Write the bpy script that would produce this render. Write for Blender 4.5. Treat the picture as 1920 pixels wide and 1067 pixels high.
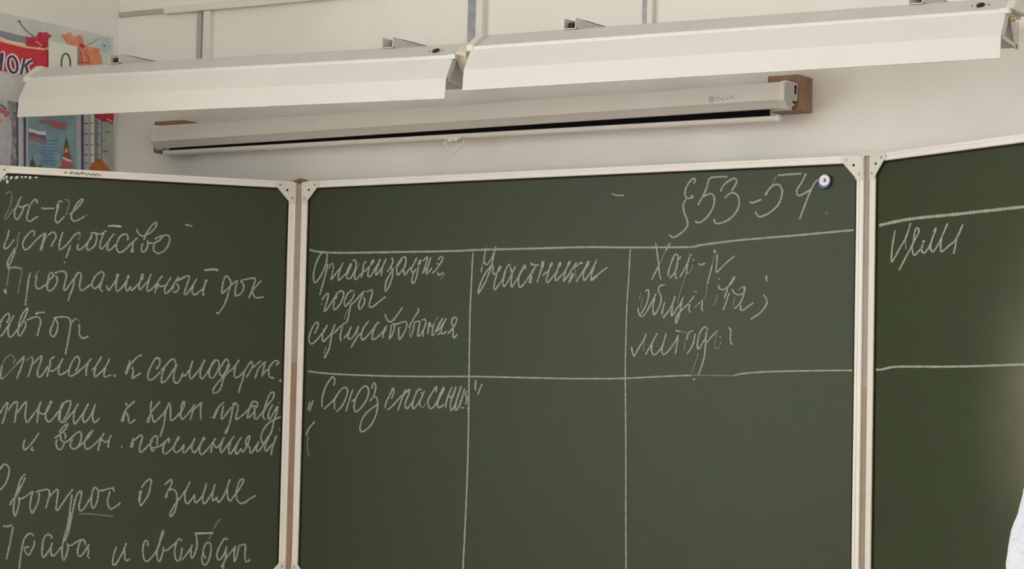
import bpy, bmesh, math, random
from mathutils import Vector, Matrix

for o in list(bpy.data.objects):
    bpy.data.objects.remove(o, do_unlink=True)
SC = bpy.context.scene
COL = SC.collection
random.seed(7)

# ------------------------------------------------------------------ camera
FW, FH, FPX = 1920.0, 1067.0, 5049.07
CAM = Vector((3.1835, -5.2644, 1.2086))
CR = Vector((0.84622, 0.53248, 0.02220)).normalized()
CF = Vector((-0.53261, 0.84357, 0.06855)).normalized()
CU = CR.cross(CF).normalized()
CF = CU.cross(CR).normalized()
cd = bpy.data.cameras.new('camera')
cd.sensor_fit = 'HORIZONTAL'
cd.sensor_width = 36.0
cd.lens = FPX / FW * 36.0
cd.clip_start = 0.05
cam = bpy.data.objects.new('camera', cd)
COL.objects.link(cam)
M3 = Matrix((CR, CU, -CF)).transposed()
cam.matrix_world = Matrix.Translation(CAM) @ M3.to_4x4()
SC.camera = cam

# ------------------------------------------------------------------ world and daylight
SC.view_settings.view_transform = 'Standard'
SC.view_settings.look = 'None'
SC.view_settings.gamma = 1.0
SC.view_settings.use_curve_mapping = False
SC.view_settings.exposure = 0.0
w = bpy.data.worlds.new('daylight')
SC.world = w
w.use_nodes = True
wb = w.node_tree.nodes['Background']
wb.inputs[0].default_value = (0.80, 0.90, 1.0, 1)
wb.inputs[1].default_value = 1.0

WALL_Y, LEFT_X, RIGHT_X, BACK_Y, CEIL_Z = 0.06, -1.405, 5.0, -9.0, 3.25
WINDOWS = [(-4.2, -2.35), (-6.5, -4.8), (-8.7, -7.1)]     # y spans on the left wall
FILL_WINDOWS = [(-6.9, -5.2), (-8.8, -7.4)]               # y spans of windows added on the right wall for fill light
WIN_Z = (0.90, 2.75)
WIN_POWER = 128.0

def win_light(y0, y1, right=False):
    ld = bpy.data.lights.new('window_daylight', 'AREA')  # on the right wall this is added fill light
    ld.shape = 'RECTANGLE'
    ld.size = WIN_Z[1] - WIN_Z[0] - 0.1
    ld.size_y = y1 - y0 - 0.1
    ld.energy = WIN_POWER * (0.95 if right else 1.0)
    ld.color = (1.0, 0.992, 0.975)
    lo = bpy.data.objects.new('window_daylight', ld)
    COL.objects.link(lo)
    lo.location = ((RIGHT_X + 0.42) if right else (LEFT_X - 0.42), (y0 + y1) / 2, (WIN_Z[0] + WIN_Z[1]) / 2)
    lo.rotation_euler = (0, math.pi / 2 if right else -math.pi / 2, 0)
for a, b in WINDOWS:
    win_light(a, b)
for a, b in FILL_WINDOWS:
    win_light(a, b, True)  # added fill from the right side

# ------------------------------------------------------------------ helpers
def srgb(r, g, b):
    def f(c):
        c = c / 255.0
        return c / 12.92 if c <= 0.04045 else ((c + 0.055) / 1.055) ** 2.4
    return (f(r), f(g), f(b), 1.0)

def mat(name, col, rough=0.6, spec=0.4, metal=0.0, noise=0.0, nscale=20.0, col2=None, bump=0.0, bscale=200.0, coords='Object', detail=4.0):
    m = bpy.data.materials.new(name)
    m.use_nodes = True
    nt = m.node_tree
    b = nt.nodes['Principled BSDF']
    b.inputs['Base Color'].default_value = col
    b.inputs['Roughness'].default_value = rough
    b.inputs['Metallic'].default_value = metal
    b.inputs['Specular IOR Level'].default_value = spec
    if noise or col2 or bump:
        tc = nt.nodes.new('ShaderNodeTexCoord')
    if noise or col2:
        n = nt.nodes.new('ShaderNodeTexNoise')
        n.inputs['Scale'].default_value = nscale
        n.inputs['Detail'].default_value = detail
        nt.links.new(tc.outputs[coords], n.inputs['Vector'])
        r = nt.nodes.new('ShaderNodeValToRGB')
        c2 = col2 if col2 else tuple(list(x * (1 - noise) for x in col[:3]) + [1])
        r.color_ramp.elements[0].position = 0.35
        r.color_ramp.elements[1].position = 0.65
        r.color_ramp.elements[0].color = c2
        r.color_ramp.elements[1].color = col
        nt.links.new(n.outputs['Fac'], r.inputs['Fac'])
        nt.links.new(r.outputs['Color'], b.inputs['Base Color'])
    if bump:
        n2 = nt.nodes.new('ShaderNodeTexNoise')
        n2.inputs['Scale'].default_value = bscale
        n2.inputs['Detail'].default_value = 3.0
        nt.links.new(tc.outputs[coords], n2.inputs['Vector'])
        bp = nt.nodes.new('ShaderNodeBump')
        bp.inputs['Strength'].default_value = bump
        bp.inputs['Distance'].default_value = 0.002
        nt.links.new(n2.outputs['Fac'], bp.inputs['Height'])
        nt.links.new(bp.outputs['Normal'], b.inputs['Normal'])
    return m

M = {}
M['wall'] = mat('wall_paint', (0.855, 0.832, 0.785, 1), 0.75, 0.25, noise=0.04, nscale=6, bump=0.25, bscale=260)
M['side_wall'] = mat('side_wall_paint', (0.86, 0.85, 0.80, 1), 0.8, 0.2, noise=0.03, nscale=5, bump=0.25, bscale=260)
M['ceiling'] = mat('ceiling_paint', (0.80, 0.79, 0.76, 1), 0.9, 0.1, noise=0.02)
M['floor'] = mat('floor_linoleum', (0.36, 0.27, 0.19, 1), 0.5, 0.4, noise=0.3, nscale=8)
M['green'] = mat('chalkboard_green', (0.0365, 0.0535, 0.0215, 1), 0.45, 0.24, col2=(0.0420, 0.0500, 0.0245, 1), nscale=9)
M['frame'] = mat('white_lacquer', (0.86, 0.83, 0.765, 1), 0.4, 0.4, noise=0.012, nscale=14)
M['plate'] = mat('cream_plastic', (0.74, 0.71, 0.63, 1), 0.45, 0.4, noise=0.03, nscale=60)
M['rim_strip'] = mat('dark_brown_rim', (0.022, 0.013, 0.007, 1), 0.7, 0.2, noise=0.3)
M['rivet'] = mat('dull_rivet', (0.42, 0.40, 0.36, 1), 0.45, 0.5, 0.3, noise=0.1)
M['dark'] = mat('dark_hole', (0.015, 0.012, 0.010, 1), 0.7, 0.2, noise=0.2)
M['chalk'] = mat('chalk', (0.47, 0.48, 0.41, 1), 0.95, 0.05, col2=(0.22, 0.24, 0.185, 1), nscale=420, detail=2)
M['chalk_faint'] = mat('faint_chalk', (0.27, 0.28, 0.225, 1), 0.95, 0.05, col2=(0.115, 0.13, 0.09, 1), nscale=420, detail=2)
M['chalk_bold'] = mat('heavy_chalk', (0.56, 0.57, 0.49, 1), 0.95, 0.05, col2=(0.34, 0.36, 0.29, 1), nscale=420, detail=2)
M['marker'] = mat('white_marker', (0.80, 0.80, 0.74, 1), 0.6, 0.3, noise=0.1, nscale=100)
M['pencil'] = mat('pencil', (0.22, 0.20, 0.17, 1), 0.7, 0.2, noise=0.4, nscale=300)
M['lamp'] = mat('lamp_enamel', (0.69, 0.678, 0.64, 1), 0.35, 0.4, noise=0.02, nscale=15)
M['housing'] = mat('lamp_housing_paint', (0.60, 0.60, 0.56, 1), 0.45, 0.4, noise=0.04, nscale=15)
M['beige'] = mat('beige_plastic', (0.70, 0.64, 0.52, 1), 0.5, 0.4, noise=0.05)
M['arm'] = mat('bracket_paint', (0.62, 0.58, 0.53, 1), 0.5, 0.4, noise=0.05)
M['tube'] = mat('tube_glass', (0.85, 0.86, 0.85, 1), 0.2, 0.5, noise=0.02)
M['grommet'] = mat('black_rubber', (0.018, 0.014, 0.016, 1), 0.6, 0.4, noise=0.3)
M['case'] = mat('screen_case_paint', (0.73, 0.70, 0.66, 1), 0.4, 0.4, noise=0.03)
M['black'] = mat('black_screen_cloth', (0.006, 0.005, 0.007, 1), 0.9, 0.1, noise=0.3)
M['print'] = mat('grey_print', (0.34, 0.32, 0.29, 1), 0.7, 0.2, noise=0.1)
M['channel'] = mat('white_pvc', (0.78, 0.75, 0.69, 1), 0.45, 0.4, noise=0.02)
M['grey_strip'] = mat('grey_shadow_tone', (0.34, 0.35, 0.36, 1), 0.4, 0.5, 0.3, noise=0.25, nscale=40)
M['pink_strip'] = mat('backing_and_shadow_tone', (0.50, 0.45, 0.41, 1), 0.7, 0.2, noise=0.1)
M['yellow'] = mat('yellow_plastic', (0.60, 0.50, 0.22, 1), 0.5, 0.4, noise=0.1)
M['glass'] = None

def glare_paint(name, ctr, rad, glare_col, k):
    # the chalkboard paint with a soft pale glare painted into its colour
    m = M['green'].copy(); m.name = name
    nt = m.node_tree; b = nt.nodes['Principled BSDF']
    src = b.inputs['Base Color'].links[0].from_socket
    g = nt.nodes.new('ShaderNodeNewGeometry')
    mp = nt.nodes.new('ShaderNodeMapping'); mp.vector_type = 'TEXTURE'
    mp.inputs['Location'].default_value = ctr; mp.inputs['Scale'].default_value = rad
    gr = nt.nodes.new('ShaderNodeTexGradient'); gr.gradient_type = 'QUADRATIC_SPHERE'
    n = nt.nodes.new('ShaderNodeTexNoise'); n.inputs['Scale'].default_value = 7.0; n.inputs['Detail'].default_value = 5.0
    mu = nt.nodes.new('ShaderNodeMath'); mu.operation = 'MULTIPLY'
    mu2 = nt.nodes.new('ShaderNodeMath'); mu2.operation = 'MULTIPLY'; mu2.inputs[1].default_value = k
    mix = nt.nodes.new('ShaderNodeMixRGB'); mix.inputs[2].default_value = glare_col
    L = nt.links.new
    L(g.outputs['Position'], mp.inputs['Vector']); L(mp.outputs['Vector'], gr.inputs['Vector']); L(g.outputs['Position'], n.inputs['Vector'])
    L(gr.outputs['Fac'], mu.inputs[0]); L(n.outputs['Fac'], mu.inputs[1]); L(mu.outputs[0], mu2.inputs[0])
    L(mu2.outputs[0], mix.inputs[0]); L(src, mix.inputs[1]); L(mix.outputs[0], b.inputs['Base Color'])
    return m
M['green_glare'] = glare_paint('glare_chalkboard_green', (1.33, -0.27, 1.36), (0.34, 0.40, 0.48), (0.34, 0.33, 0.25, 1), 1.75)  # glare on the right wing, painted into the board colour

def wood(name, c1, c2):
    m = bpy.data.materials.new(name); m.use_nodes = True
    nt = m.node_tree; b = nt.nodes['Principled BSDF']
    b.inputs['Roughness'].default_value = 0.6
    tc = nt.nodes.new('ShaderNodeTexCoord'); mp = nt.nodes.new('ShaderNodeMapping')
    mp.inputs['Scale'].default_value = (40, 40, 6)
    n = nt.nodes.new('ShaderNodeTexNoise'); n.inputs['Scale'].default_value = 3.0; n.inputs['Detail'].default_value = 6
    r = nt.nodes.new('ShaderNodeValToRGB')
    r.color_ramp.elements[0].position = 0.3; r.color_ramp.elements[1].position = 0.7
    r.color_ramp.elements[0].color = c1; r.color_ramp.elements[1].color = c2
    nt.links.new(tc.outputs['Object'], mp.inputs['Vector']); nt.links.new(mp.outputs['Vector'], n.inputs['Vector'])
    nt.links.new(n.outputs['Fac'], r.inputs['Fac']); nt.links.new(r.outputs['Color'], b.inputs['Base Color'])
    return m
M['wood'] = wood('bare_brown_wood', (0.24, 0.130, 0.075, 1), (0.36, 0.215, 0.135, 1))
M['hinge_wood'] = wood('brown_board_edge', (0.27, 0.165, 0.11, 1), (0.36, 0.235, 0.165, 1))
M['hinge_grey'] = mat('grey_painted_edge', (0.40, 0.335, 0.29, 1), 0.6, 0.3, noise=0.12, nscale=25)
M['hinge_cap'] = mat('rusty_pin', (0.20, 0.125, 0.09, 1), 0.6, 0.3, noise=0.3, nscale=60)

def thing(name, label, cat, loc=(0, 0, 0), group=None):
    o = bpy.data.objects.new(name, None)
    o.empty_display_size = 0.1
    COL.objects.link(o)
    o.location = loc
    tag(o, label, cat, group)
    return o

def tag(o, label=None, cat=None, group=None, kind=None):
    if label: o['label'] = label
    if cat: o['category'] = cat
    if group: o['group'] = group
    if kind: o['kind'] = kind
    return o

def loc_of(p):
    v = Vector((0, 0, 0))
    while p is not None:
        v = v + p.location
        p = p.parent
    return v

def obj(name, verts, faces, mats, parent=None, idx=None, smooth=False, bevel=0.0, label=None, normals=True):
    """world-space geometry -> one mesh object, origin at its centre, under `parent`"""
    vs = [Vector(v) for v in verts]
    lo = Vector((min(v.x for v in vs), min(v.y for v in vs), min(v.z for v in vs)))
    hi = Vector((max(v.x for v in vs), max(v.y for v in vs), max(v.z for v in vs)))
    c = (lo + hi) / 2
    me = bpy.data.meshes.new(name)
    me.from_pydata([v - c for v in vs], [], faces)
    for m in (mats if isinstance(mats, (list, tuple)) else [mats]):
        me.materials.append(m)
    if idx:
        for p, i in zip(me.polygons, idx):
            p.material_index = i
    if normals:
        bm = bmesh.new(); bm.from_mesh(me)
        bmesh.ops.recalc_face_normals(bm, faces=bm.faces)
        bm.to_mesh(me); bm.free()
    if smooth:
        for p in me.polygons: p.use_smooth = True
    o = bpy.data.objects.new(name, me)
    COL.objects.link(o)
    if parent is not None:
        o.parent = parent
        o.location = c - loc_of(parent)
    else:
        o.location = c
    if bevel:
        b = o.modifiers.new('bevel', 'BEVEL'); b.width = bevel; b.segments = 2; b.limit_method = 'ANGLE'
    if label: o['label'] = label
    return o

class MB:
    def __init__(s): s.v = []; s.f = []; s.i = []
    def add(s, vs, fs, mi=0):
        k = len(s.v); s.v += [Vector(v) for v in vs]
        s.f += [tuple(a + k for a in f) for f in fs]; s.i += [mi] * len(fs)
    def box(s, lo, hi, mi=0, tf=None):
        x0, y0, z0 = lo; x1, y1, z1 = hi
        vs = [(x0,y0,z0),(x1,y0,z0),(x1,y1,z0),(x0,y1,z0),(x0,y0,z1),(x1,y0,z1),(x1,y1,z1),(x0,y1,z1)]
        if tf: vs = [tf(*v) for v in vs]
        s.add(vs, [(0,3,2,1),(4,5,6,7),(0,1,5,4),(1,2,6,5),(2,3,7,6),(3,0,4,7)], mi)
    def prism(s, poly, a, b, tf, mi=0):
        """poly: 2D points; extruded from a to b; tf(p, q, t) -> world"""
        n = len(poly)
        vs = [tf(p[0], p[1], a) for p in poly] + [tf(p[0], p[1], b) for p in poly]
        fs = [tuple(range(n)), tuple(range(2*n-1, n-1, -1))]
        fs += [(i, (i+1) % n, n + (i+1) % n, n + i) for i in range(n)]
        s.add(vs, fs, mi)
    def cyl(s, p0, p1, r0, r1=None, n=16, mi=0):
        r1 = r0 if r1 is None else r1
        p0 = Vector(p0); p1 = Vector(p1); d = (p1 - p0).normalized()
        a = d.orthogonal().normalized(); b = d.cross(a)
        vs = []
        for p, r in ((p0, r0), (p1, r1)):
            for k in range(n):
                t = 2*math.pi*k/n
                vs.append(p + a*r*math.cos(t) + b*r*math.sin(t))
        fs = [tuple(range(n-1, -1, -1)), tuple(range(n, 2*n))]
        fs += [(k, (k+1) % n, n + (k+1) % n, n + k) for k in range(n)]
        s.add(vs, fs, mi)
    def build(s, name, mats, parent=None, **kw):
        return obj(name, s.v, s.f, mats, parent, idx=s.i, **kw)

class Plane:
    """a real surface in the room: origin, two in-plane axes, outward normal"""
    def __init__(s, O, U, V, N):
        s.O = Vector(O); s.U = Vector(U).normalized(); s.V = Vector(V).normalized(); s.N = Vector(N).normalized()
    def at(s, u, v, n=0.0): return s.O + s.U*u + s.V*v + s.N*n
    def hit(s, px, py, n=0.0):
        d = CF + CR*((px - FW/2)/FPX) - CU*((py - FH/2)/FPX)
        t = ((s.O + s.N*n) - CAM).dot(s.N) / d.dot(s.N)
        return CAM + d*t

def catmull(pts, step=2.0):
    if len(pts) < 3:
        out = []
        (x0, y0), (x1, y1) = pts
        n = max(2, int(math.hypot(x1-x0, y1-y0)/step))
        return [(x0+(x1-x0)*i/n, y0+(y1-y0)*i/n) for i in range(n+1)]
    P = [pts[0]] + list(pts) + [pts[-1]]
    out = []
    for i in range(1, len(P)-2):
        p0, p1, p2, p3 = P[i-1], P[i], P[i+1], P[i+2]
        n = max(2, int(math.hypot(p2[0]-p1[0], p2[1]-p1[1])/step))
        for k in range(n):
            t = k/n
            o = []
            for c in (0, 1):
                o.append(0.5*(2*p1[c] + (p2[c]-p0[c])*t + (2*p0[c]-5*p1[c]+4*p2[c]-p3[c])*t*t + (3*p1[c]-p0[c]-3*p2[c]+p3[c])*t**3))
            out.append(tuple(o))
    out.append(tuple(pts[-1]))
    return out

LAYER = [0]
def ribbon(mb, plane, pts, width, n=0.0006, mi=0, jitter=0.16, taper=True, thick=0.0003):
    """a chalk or print stroke lying on a plane; pts are traced positions, width in the same units"""
    c = catmull(pts)
    N = len(c)
    ph = random.random()*10
    L = []
    for i, p in enumerate(c):
        a = c[max(0, i-1)]; b = c[min(N-1, i+1)]
        dx, dy = b[0]-a[0], b[1]-a[1]; l = math.hypot(dx, dy) or 1.0
        wv = width*0.5*(1 + jitter*math.sin(i*0.45+ph)*0.6 + jitter*0.8*math.sin(i*1.7+ph*2))
        if taper and (i == 0 or i == N-1): wv *= 0.55
        L.append((p, (-dy/l*wv, dx/l*wv)))
    vs = []
    LAYER[0] = (LAYER[0] + 1) % 12
    base = n + LAYER[0]*5.5e-5
    for i, (p, o) in enumerate(L):
        h = base + 3.5e-5*i/N
        vs.append(plane.hit(p[0]+o[0], p[1]+o[1], h))
        vs.append(plane.hit(p[0]-o[0], p[1]-o[1], h))
    fs = [(2*i, 2*i+1, 2*i+3, 2*i+2) for i in range(N-1)]
    mb.add(vs, fs, mi)

def S(txt, ox, oy, s):
    """'x,y x,y ...' in crop units -> photo pixels"""
    r = []
    for t in txt.split():
        a, b = t.split(',')
        r.append((ox + float(a)/s, oy + float(b)/s))
    return r

def flat(plane, pts, n0, n1, mb, mi=0):
    q0 = [plane.hit(x, y, n0) for x, y in pts]; q1 = [plane.hit(x, y, n1) for x, y in pts]
    k = len(pts)
    fs = [tuple(range(k)), tuple(range(2*k-1, k-1, -1))] + [(i, (i+1) % k, k+(i+1) % k, k+i) for i in range(k)]
    mb.add(q0+q1, fs, mi)

# ------------------------------------------------------------------ the setting
def struct(name, mb, mats, **kw):
    o = mb.build(name, mats, None, **kw); o['kind'] = 'structure'; return o
T = 0.15
b = MB(); b.box((LEFT_X-T, WALL_Y, -0.0), (RIGHT_X+T, WALL_Y+T, CEIL_Z)); struct('wall_front', b, M['wall'])
b = MB(); b.box((LEFT_X-T, BACK_Y-T, -T), (RIGHT_X+T, WALL_Y+T, 0)); struct('floor', b, M['floor'])
b = MB(); b.box((LEFT_X-T, BACK_Y-T, CEIL_Z), (RIGHT_X+T, WALL_Y+T, CEIL_Z+T)); struct('ceiling', b, M['ceiling'])
b = MB(); b.box((LEFT_X-T, BACK_Y-T, 0), (RIGHT_X+T, BACK_Y, CEIL_Z)); struct('wall_back', b, M['side_wall'])
# the side walls with their window openings, the right-hand ones added for fill
def side_wall(name, x0, x1, spans):
    b = MB()
    b.box((x0, BACK_Y, 0), (x1, WALL_Y, WIN_Z[0]))
    b.box((x0, BACK_Y, WIN_Z[1]), (x1, WALL_Y, CEIL_Z))
    e = BACK_Y
    for y0, y1 in sorted(spans):
        b.box((x0, e, WIN_Z[0]), (x1, y0, WIN_Z[1])); e = y1
    b.box((x0, e, WIN_Z[0]), (x1, WALL_Y, WIN_Z[1]))
    struct(name, b, M['side_wall'])
side_wall('wall_left', LEFT_X-T, LEFT_X, WINDOWS)
side_wall('wall_right', RIGHT_X, RIGHT_X+T, FILL_WINDOWS)
b = MB(); b.box((LEFT_X+0.016, WALL_Y-0.016, 0), (RIGHT_X-0.016, WALL_Y, 0.09)); struct('baseboard_front', b, M['channel'], bevel=0.004)
b = MB(); b.box((LEFT_X, BACK_Y, 0), (LEFT_X+0.016, WALL_Y, 0.09)); struct('baseboard_left', b, M['channel'], bevel=0.004)
b = MB(); b.box((RIGHT_X-0.016, BACK_Y, 0), (RIGHT_X, WALL_Y, 0.09)); struct('baseboard_right', b, M['channel'], bevel=0.004)
gm = bpy.data.materials.new('window_glass'); gm.use_nodes = True
nt = gm.node_tree; nt.nodes.clear()
tr = nt.nodes.new('ShaderNodeBsdfTransparent'); gl = nt.nodes.new('ShaderNodeBsdfGlossy'); gl.inputs['Roughness'].default_value = 0.05
mx = nt.nodes.new('ShaderNodeMixShader'); mx.inputs[0].default_value = 0.06
out = nt.nodes.new('ShaderNodeOutputMaterial')
nt.links.new(tr.outputs[0], mx.inputs[1]); nt.links.new(gl.outputs[0], mx.inputs[2]); nt.links.new(mx.outputs[0], out.inputs[0])
for k, (y0, y1, sx) in enumerate([(a, b, -1) for a, b in WINDOWS] + [(a, b, 1) for a, b in FILL_WINDOWS]):  # the right-wall windows are added to carry the fill light
    z0, z1 = WIN_Z
    wx = LEFT_X if sx < 0 else RIGHT_X
    def X(a, b): return (wx+a, wx+b) if sx < 0 else (wx-b, wx-a)
    f = MB(); t = 0.06; xa, xb = X(-0.11, -0.04); ym = (y0+y1)/2
    f.box((xa, y0, z0), (xb, y0+t, z1)); f.box((xa, y1-t, z0), (xb, y1, z1))
    f.box((xa, y0+t, z0), (xb, y1-t, z0+t)); f.box((xa, y0+t, z1-t), (xb, y1-t, z1))
    f.box((xa, ym-t*0.6, z0+t), (xb, ym+t*0.6, z1-t))
    fo = struct('window_%d' % (k+1), f, M['channel'], bevel=0.004)
    xa, xb = X(-0.08, -0.074)
    g = MB(); g.box((xa, y0+t, z0+t), (xb, y1-t, z1-t)); g.build('pane', gm, fo)
    xa, xb = X(-0.04, 0.14)
    s = MB(); s.box((xa, y0-0.04, z0-0.03), (xb, y1+0.04, z0)); s.build('window_sill', M['channel'], fo, bevel=0.006)

# ------------------------------------------------------------------ chalkboard
TOPZ, BOTZ = 1.90, 0.92
HB = TOPZ - BOTZ
AL, AR = math.radians(50.0), math.radians(25.7)
WING = 0.75
PL_C = Plane((-0.75, 0, TOPZ), (1, 0, 0), (0, 0, -1), (0, -1, 0))
PL_L = Plane((-0.772, 0, TOPZ), (-math.cos(AL), -math.sin(AL), 0), (0, 0, -1), (math.sin(AL), -math.cos(AL), 0))
PL_R = Plane((0.7655, 0, TOPZ), (math.cos(AR), -math.sin(AR), 0), (0, 0, -1), (-math.sin(AR), -math.cos(AR), 0))
board = thing('chalkboard', 'three-part green chalkboard in white frames covered with handwritten chalk notes', 'chalkboard', (0, 0, BOTZ))

RAIL = [(0, -0.016), (0, 0.005), (0.002, 0.007), (0.0065, 0.007), (0.0075, 0.0052), (0.0100, 0.0052), (0.0110, 0.007), (0.0160, 0.007), (0.0178, 0.005), (0.0178, 0.0)]
FRW = 0.0178

def panel(name, pl, W, label, paint='green'):
    sl = MB()
    a = FRW*0.5
    sl.box((a, a, -0.014), (W-a, HB-a, 0.0), 0, lambda u, v, n: pl.at(u, v, n))
    p = sl.build(name, M[paint], board, label=label)
    # four frame rails: (start, direction along, inward direction)
    for kind in ('top', 'bottom', 'near', 'far'):
        r = MB()
        if kind == 'top': tf = lambda t, n, s: pl.at(s, t, n); a0, a1 = 0, W
        if kind == 'bottom': tf = lambda t, n, s: pl.at(s, HB-t, n); a0, a1 = 0, W
        if kind == 'near': tf = lambda t, n, s: pl.at(t, s, n-0.0003); a0, a1 = 0.002, HB-0.002
        if kind == 'far': tf = lambda t, n, s: pl.at(W-t, s, n-0.0003); a0, a1 = 0.002, HB-0.002
        r.prism(RAIL, a0, a1, tf, 0)
        sr = [(FRW, 0.0004), (FRW, 0.003), (FRW+0.0042, 0.0022), (FRW+0.0042, 0.0004)]  # thin dark brown strip along the inner edge of the rail
        r.prism(sr, a0+FRW+0.001, a1-FRW-0.001, tf, 1)
        r.build('frame_rail', [M['frame'], M['rim_strip']], p)
    for cu in (0, 1):
        for cv in (0, 1):
            tf = lambda u, v, n: pl.at(W-u if cu else u, HB-v if cv else v, n)
            q = MB()
            e = 0.0022
            q.prism([(e, 0.006), (0.006, e), (0.054, e), (0.054, 0.0125), (0.047, 0.019), (0.0195, 0.049), (0.0185, 0.054), (e, 0.054)], 0.0065, 0.0088, tf, 0)
            for (ru, rv, rr, mi) in ((0.041, 0.0105, 0.0035, 1), (0.0105, 0.042, 0.0035, 1), (0.0235, 0.0225, 0.0030, 2)):
                ctr = tf(ru, rv, 0.0086)
                q.cyl(ctr, ctr + pl.N*0.0011, rr, rr*0.8, 14, mi)
            q.build('corner_plate', [M['plate'], M['rivet'], M['dark']], p)
    return p

P_C = panel('center_panel', PL_C, 1.5, 'wide flat middle panel with a chalk table')
P_L = panel('wing', PL_L, WING, 'wing folded forward on the side of the wall posters, covered with lines of chalk notes')
P_R = panel('wing', PL_R, WING, 'wing folded forward on the far side from the posters, with one chalk word', 'green_glare')
M['hinge_tan'] = mat('tan_board_edge', (0.37, 0.285, 0.225, 1), 0.6, 0.3, noise=0.12, nscale=25)
for x0, x1, zs, low in ((-0.7705, -0.7505, 1.455, 'hinge_wood'), (0.7505, 0.7640, 1.40, 'hinge_tan')):
    h = MB()
    h.box((x0, -0.003, zs), (x1, 0.012, TOPZ-0.004), 0)
    h.box((x0, -0.003, BOTZ+0.002), (x1, 0.012, zs), 1)
    h.build('hinge_strip', [M['hinge_grey'], M[low]], board, bevel=0.001)
for x in (-0.760, 0.757):
    h = MB()
    tf = lambda p, q, t: Vector((x+p, t, TOPZ+q))
    h.prism([(-0.026, 0.0005), (-0.004, -0.004), (0.022, -0.002), (0.026, 0.001), (0.004, 0.007), (-0.006, 0.0035)], -0.009, 0.012, tf, 0)
    h.build('hinge_cap', M['hinge_cap'] if x < 0 else M['beige'], board)

# ---- the chalk writing, traced word by word on each panel's own plane
W0 = 3.3
def chalk(panel_o, pl, ox, oy, s, strokes, label=None, m='chalk', wd=None):
    wd = wd if wd else (2.85 if pl is PL_C else 3.15)
    mats = [M[m], M['chalk_faint'], M['chalk_bold']]
    labels = (label or '').split('|')
    for gi, grp in enumerate(strokes.strip().split('--')):
        b = MB()
        for st in grp.strip().split('\n'):
            st = st.strip()
            if not st: continue
            mi, k = 0, 1.0
            if st[0] == 'f': mi = 1; st = st[1:]; k = 0.85
            if st[0] == 'b': mi = 2; st = st[1:]; k = 1.15
            if st[0] == 'w': k = 1.7; st = st[1:]
            if st[0] == 't': k = 0.75; st = st[1:]
            ribbon(b, pl, S(st, ox, oy, s), wd*k, 0.0006 + 0.0002*mi, mi)
        b.build('chalk_writing', mats, panel_o, label=labels[gi].strip() if gi < len(labels) else None, normals=False)

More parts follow.
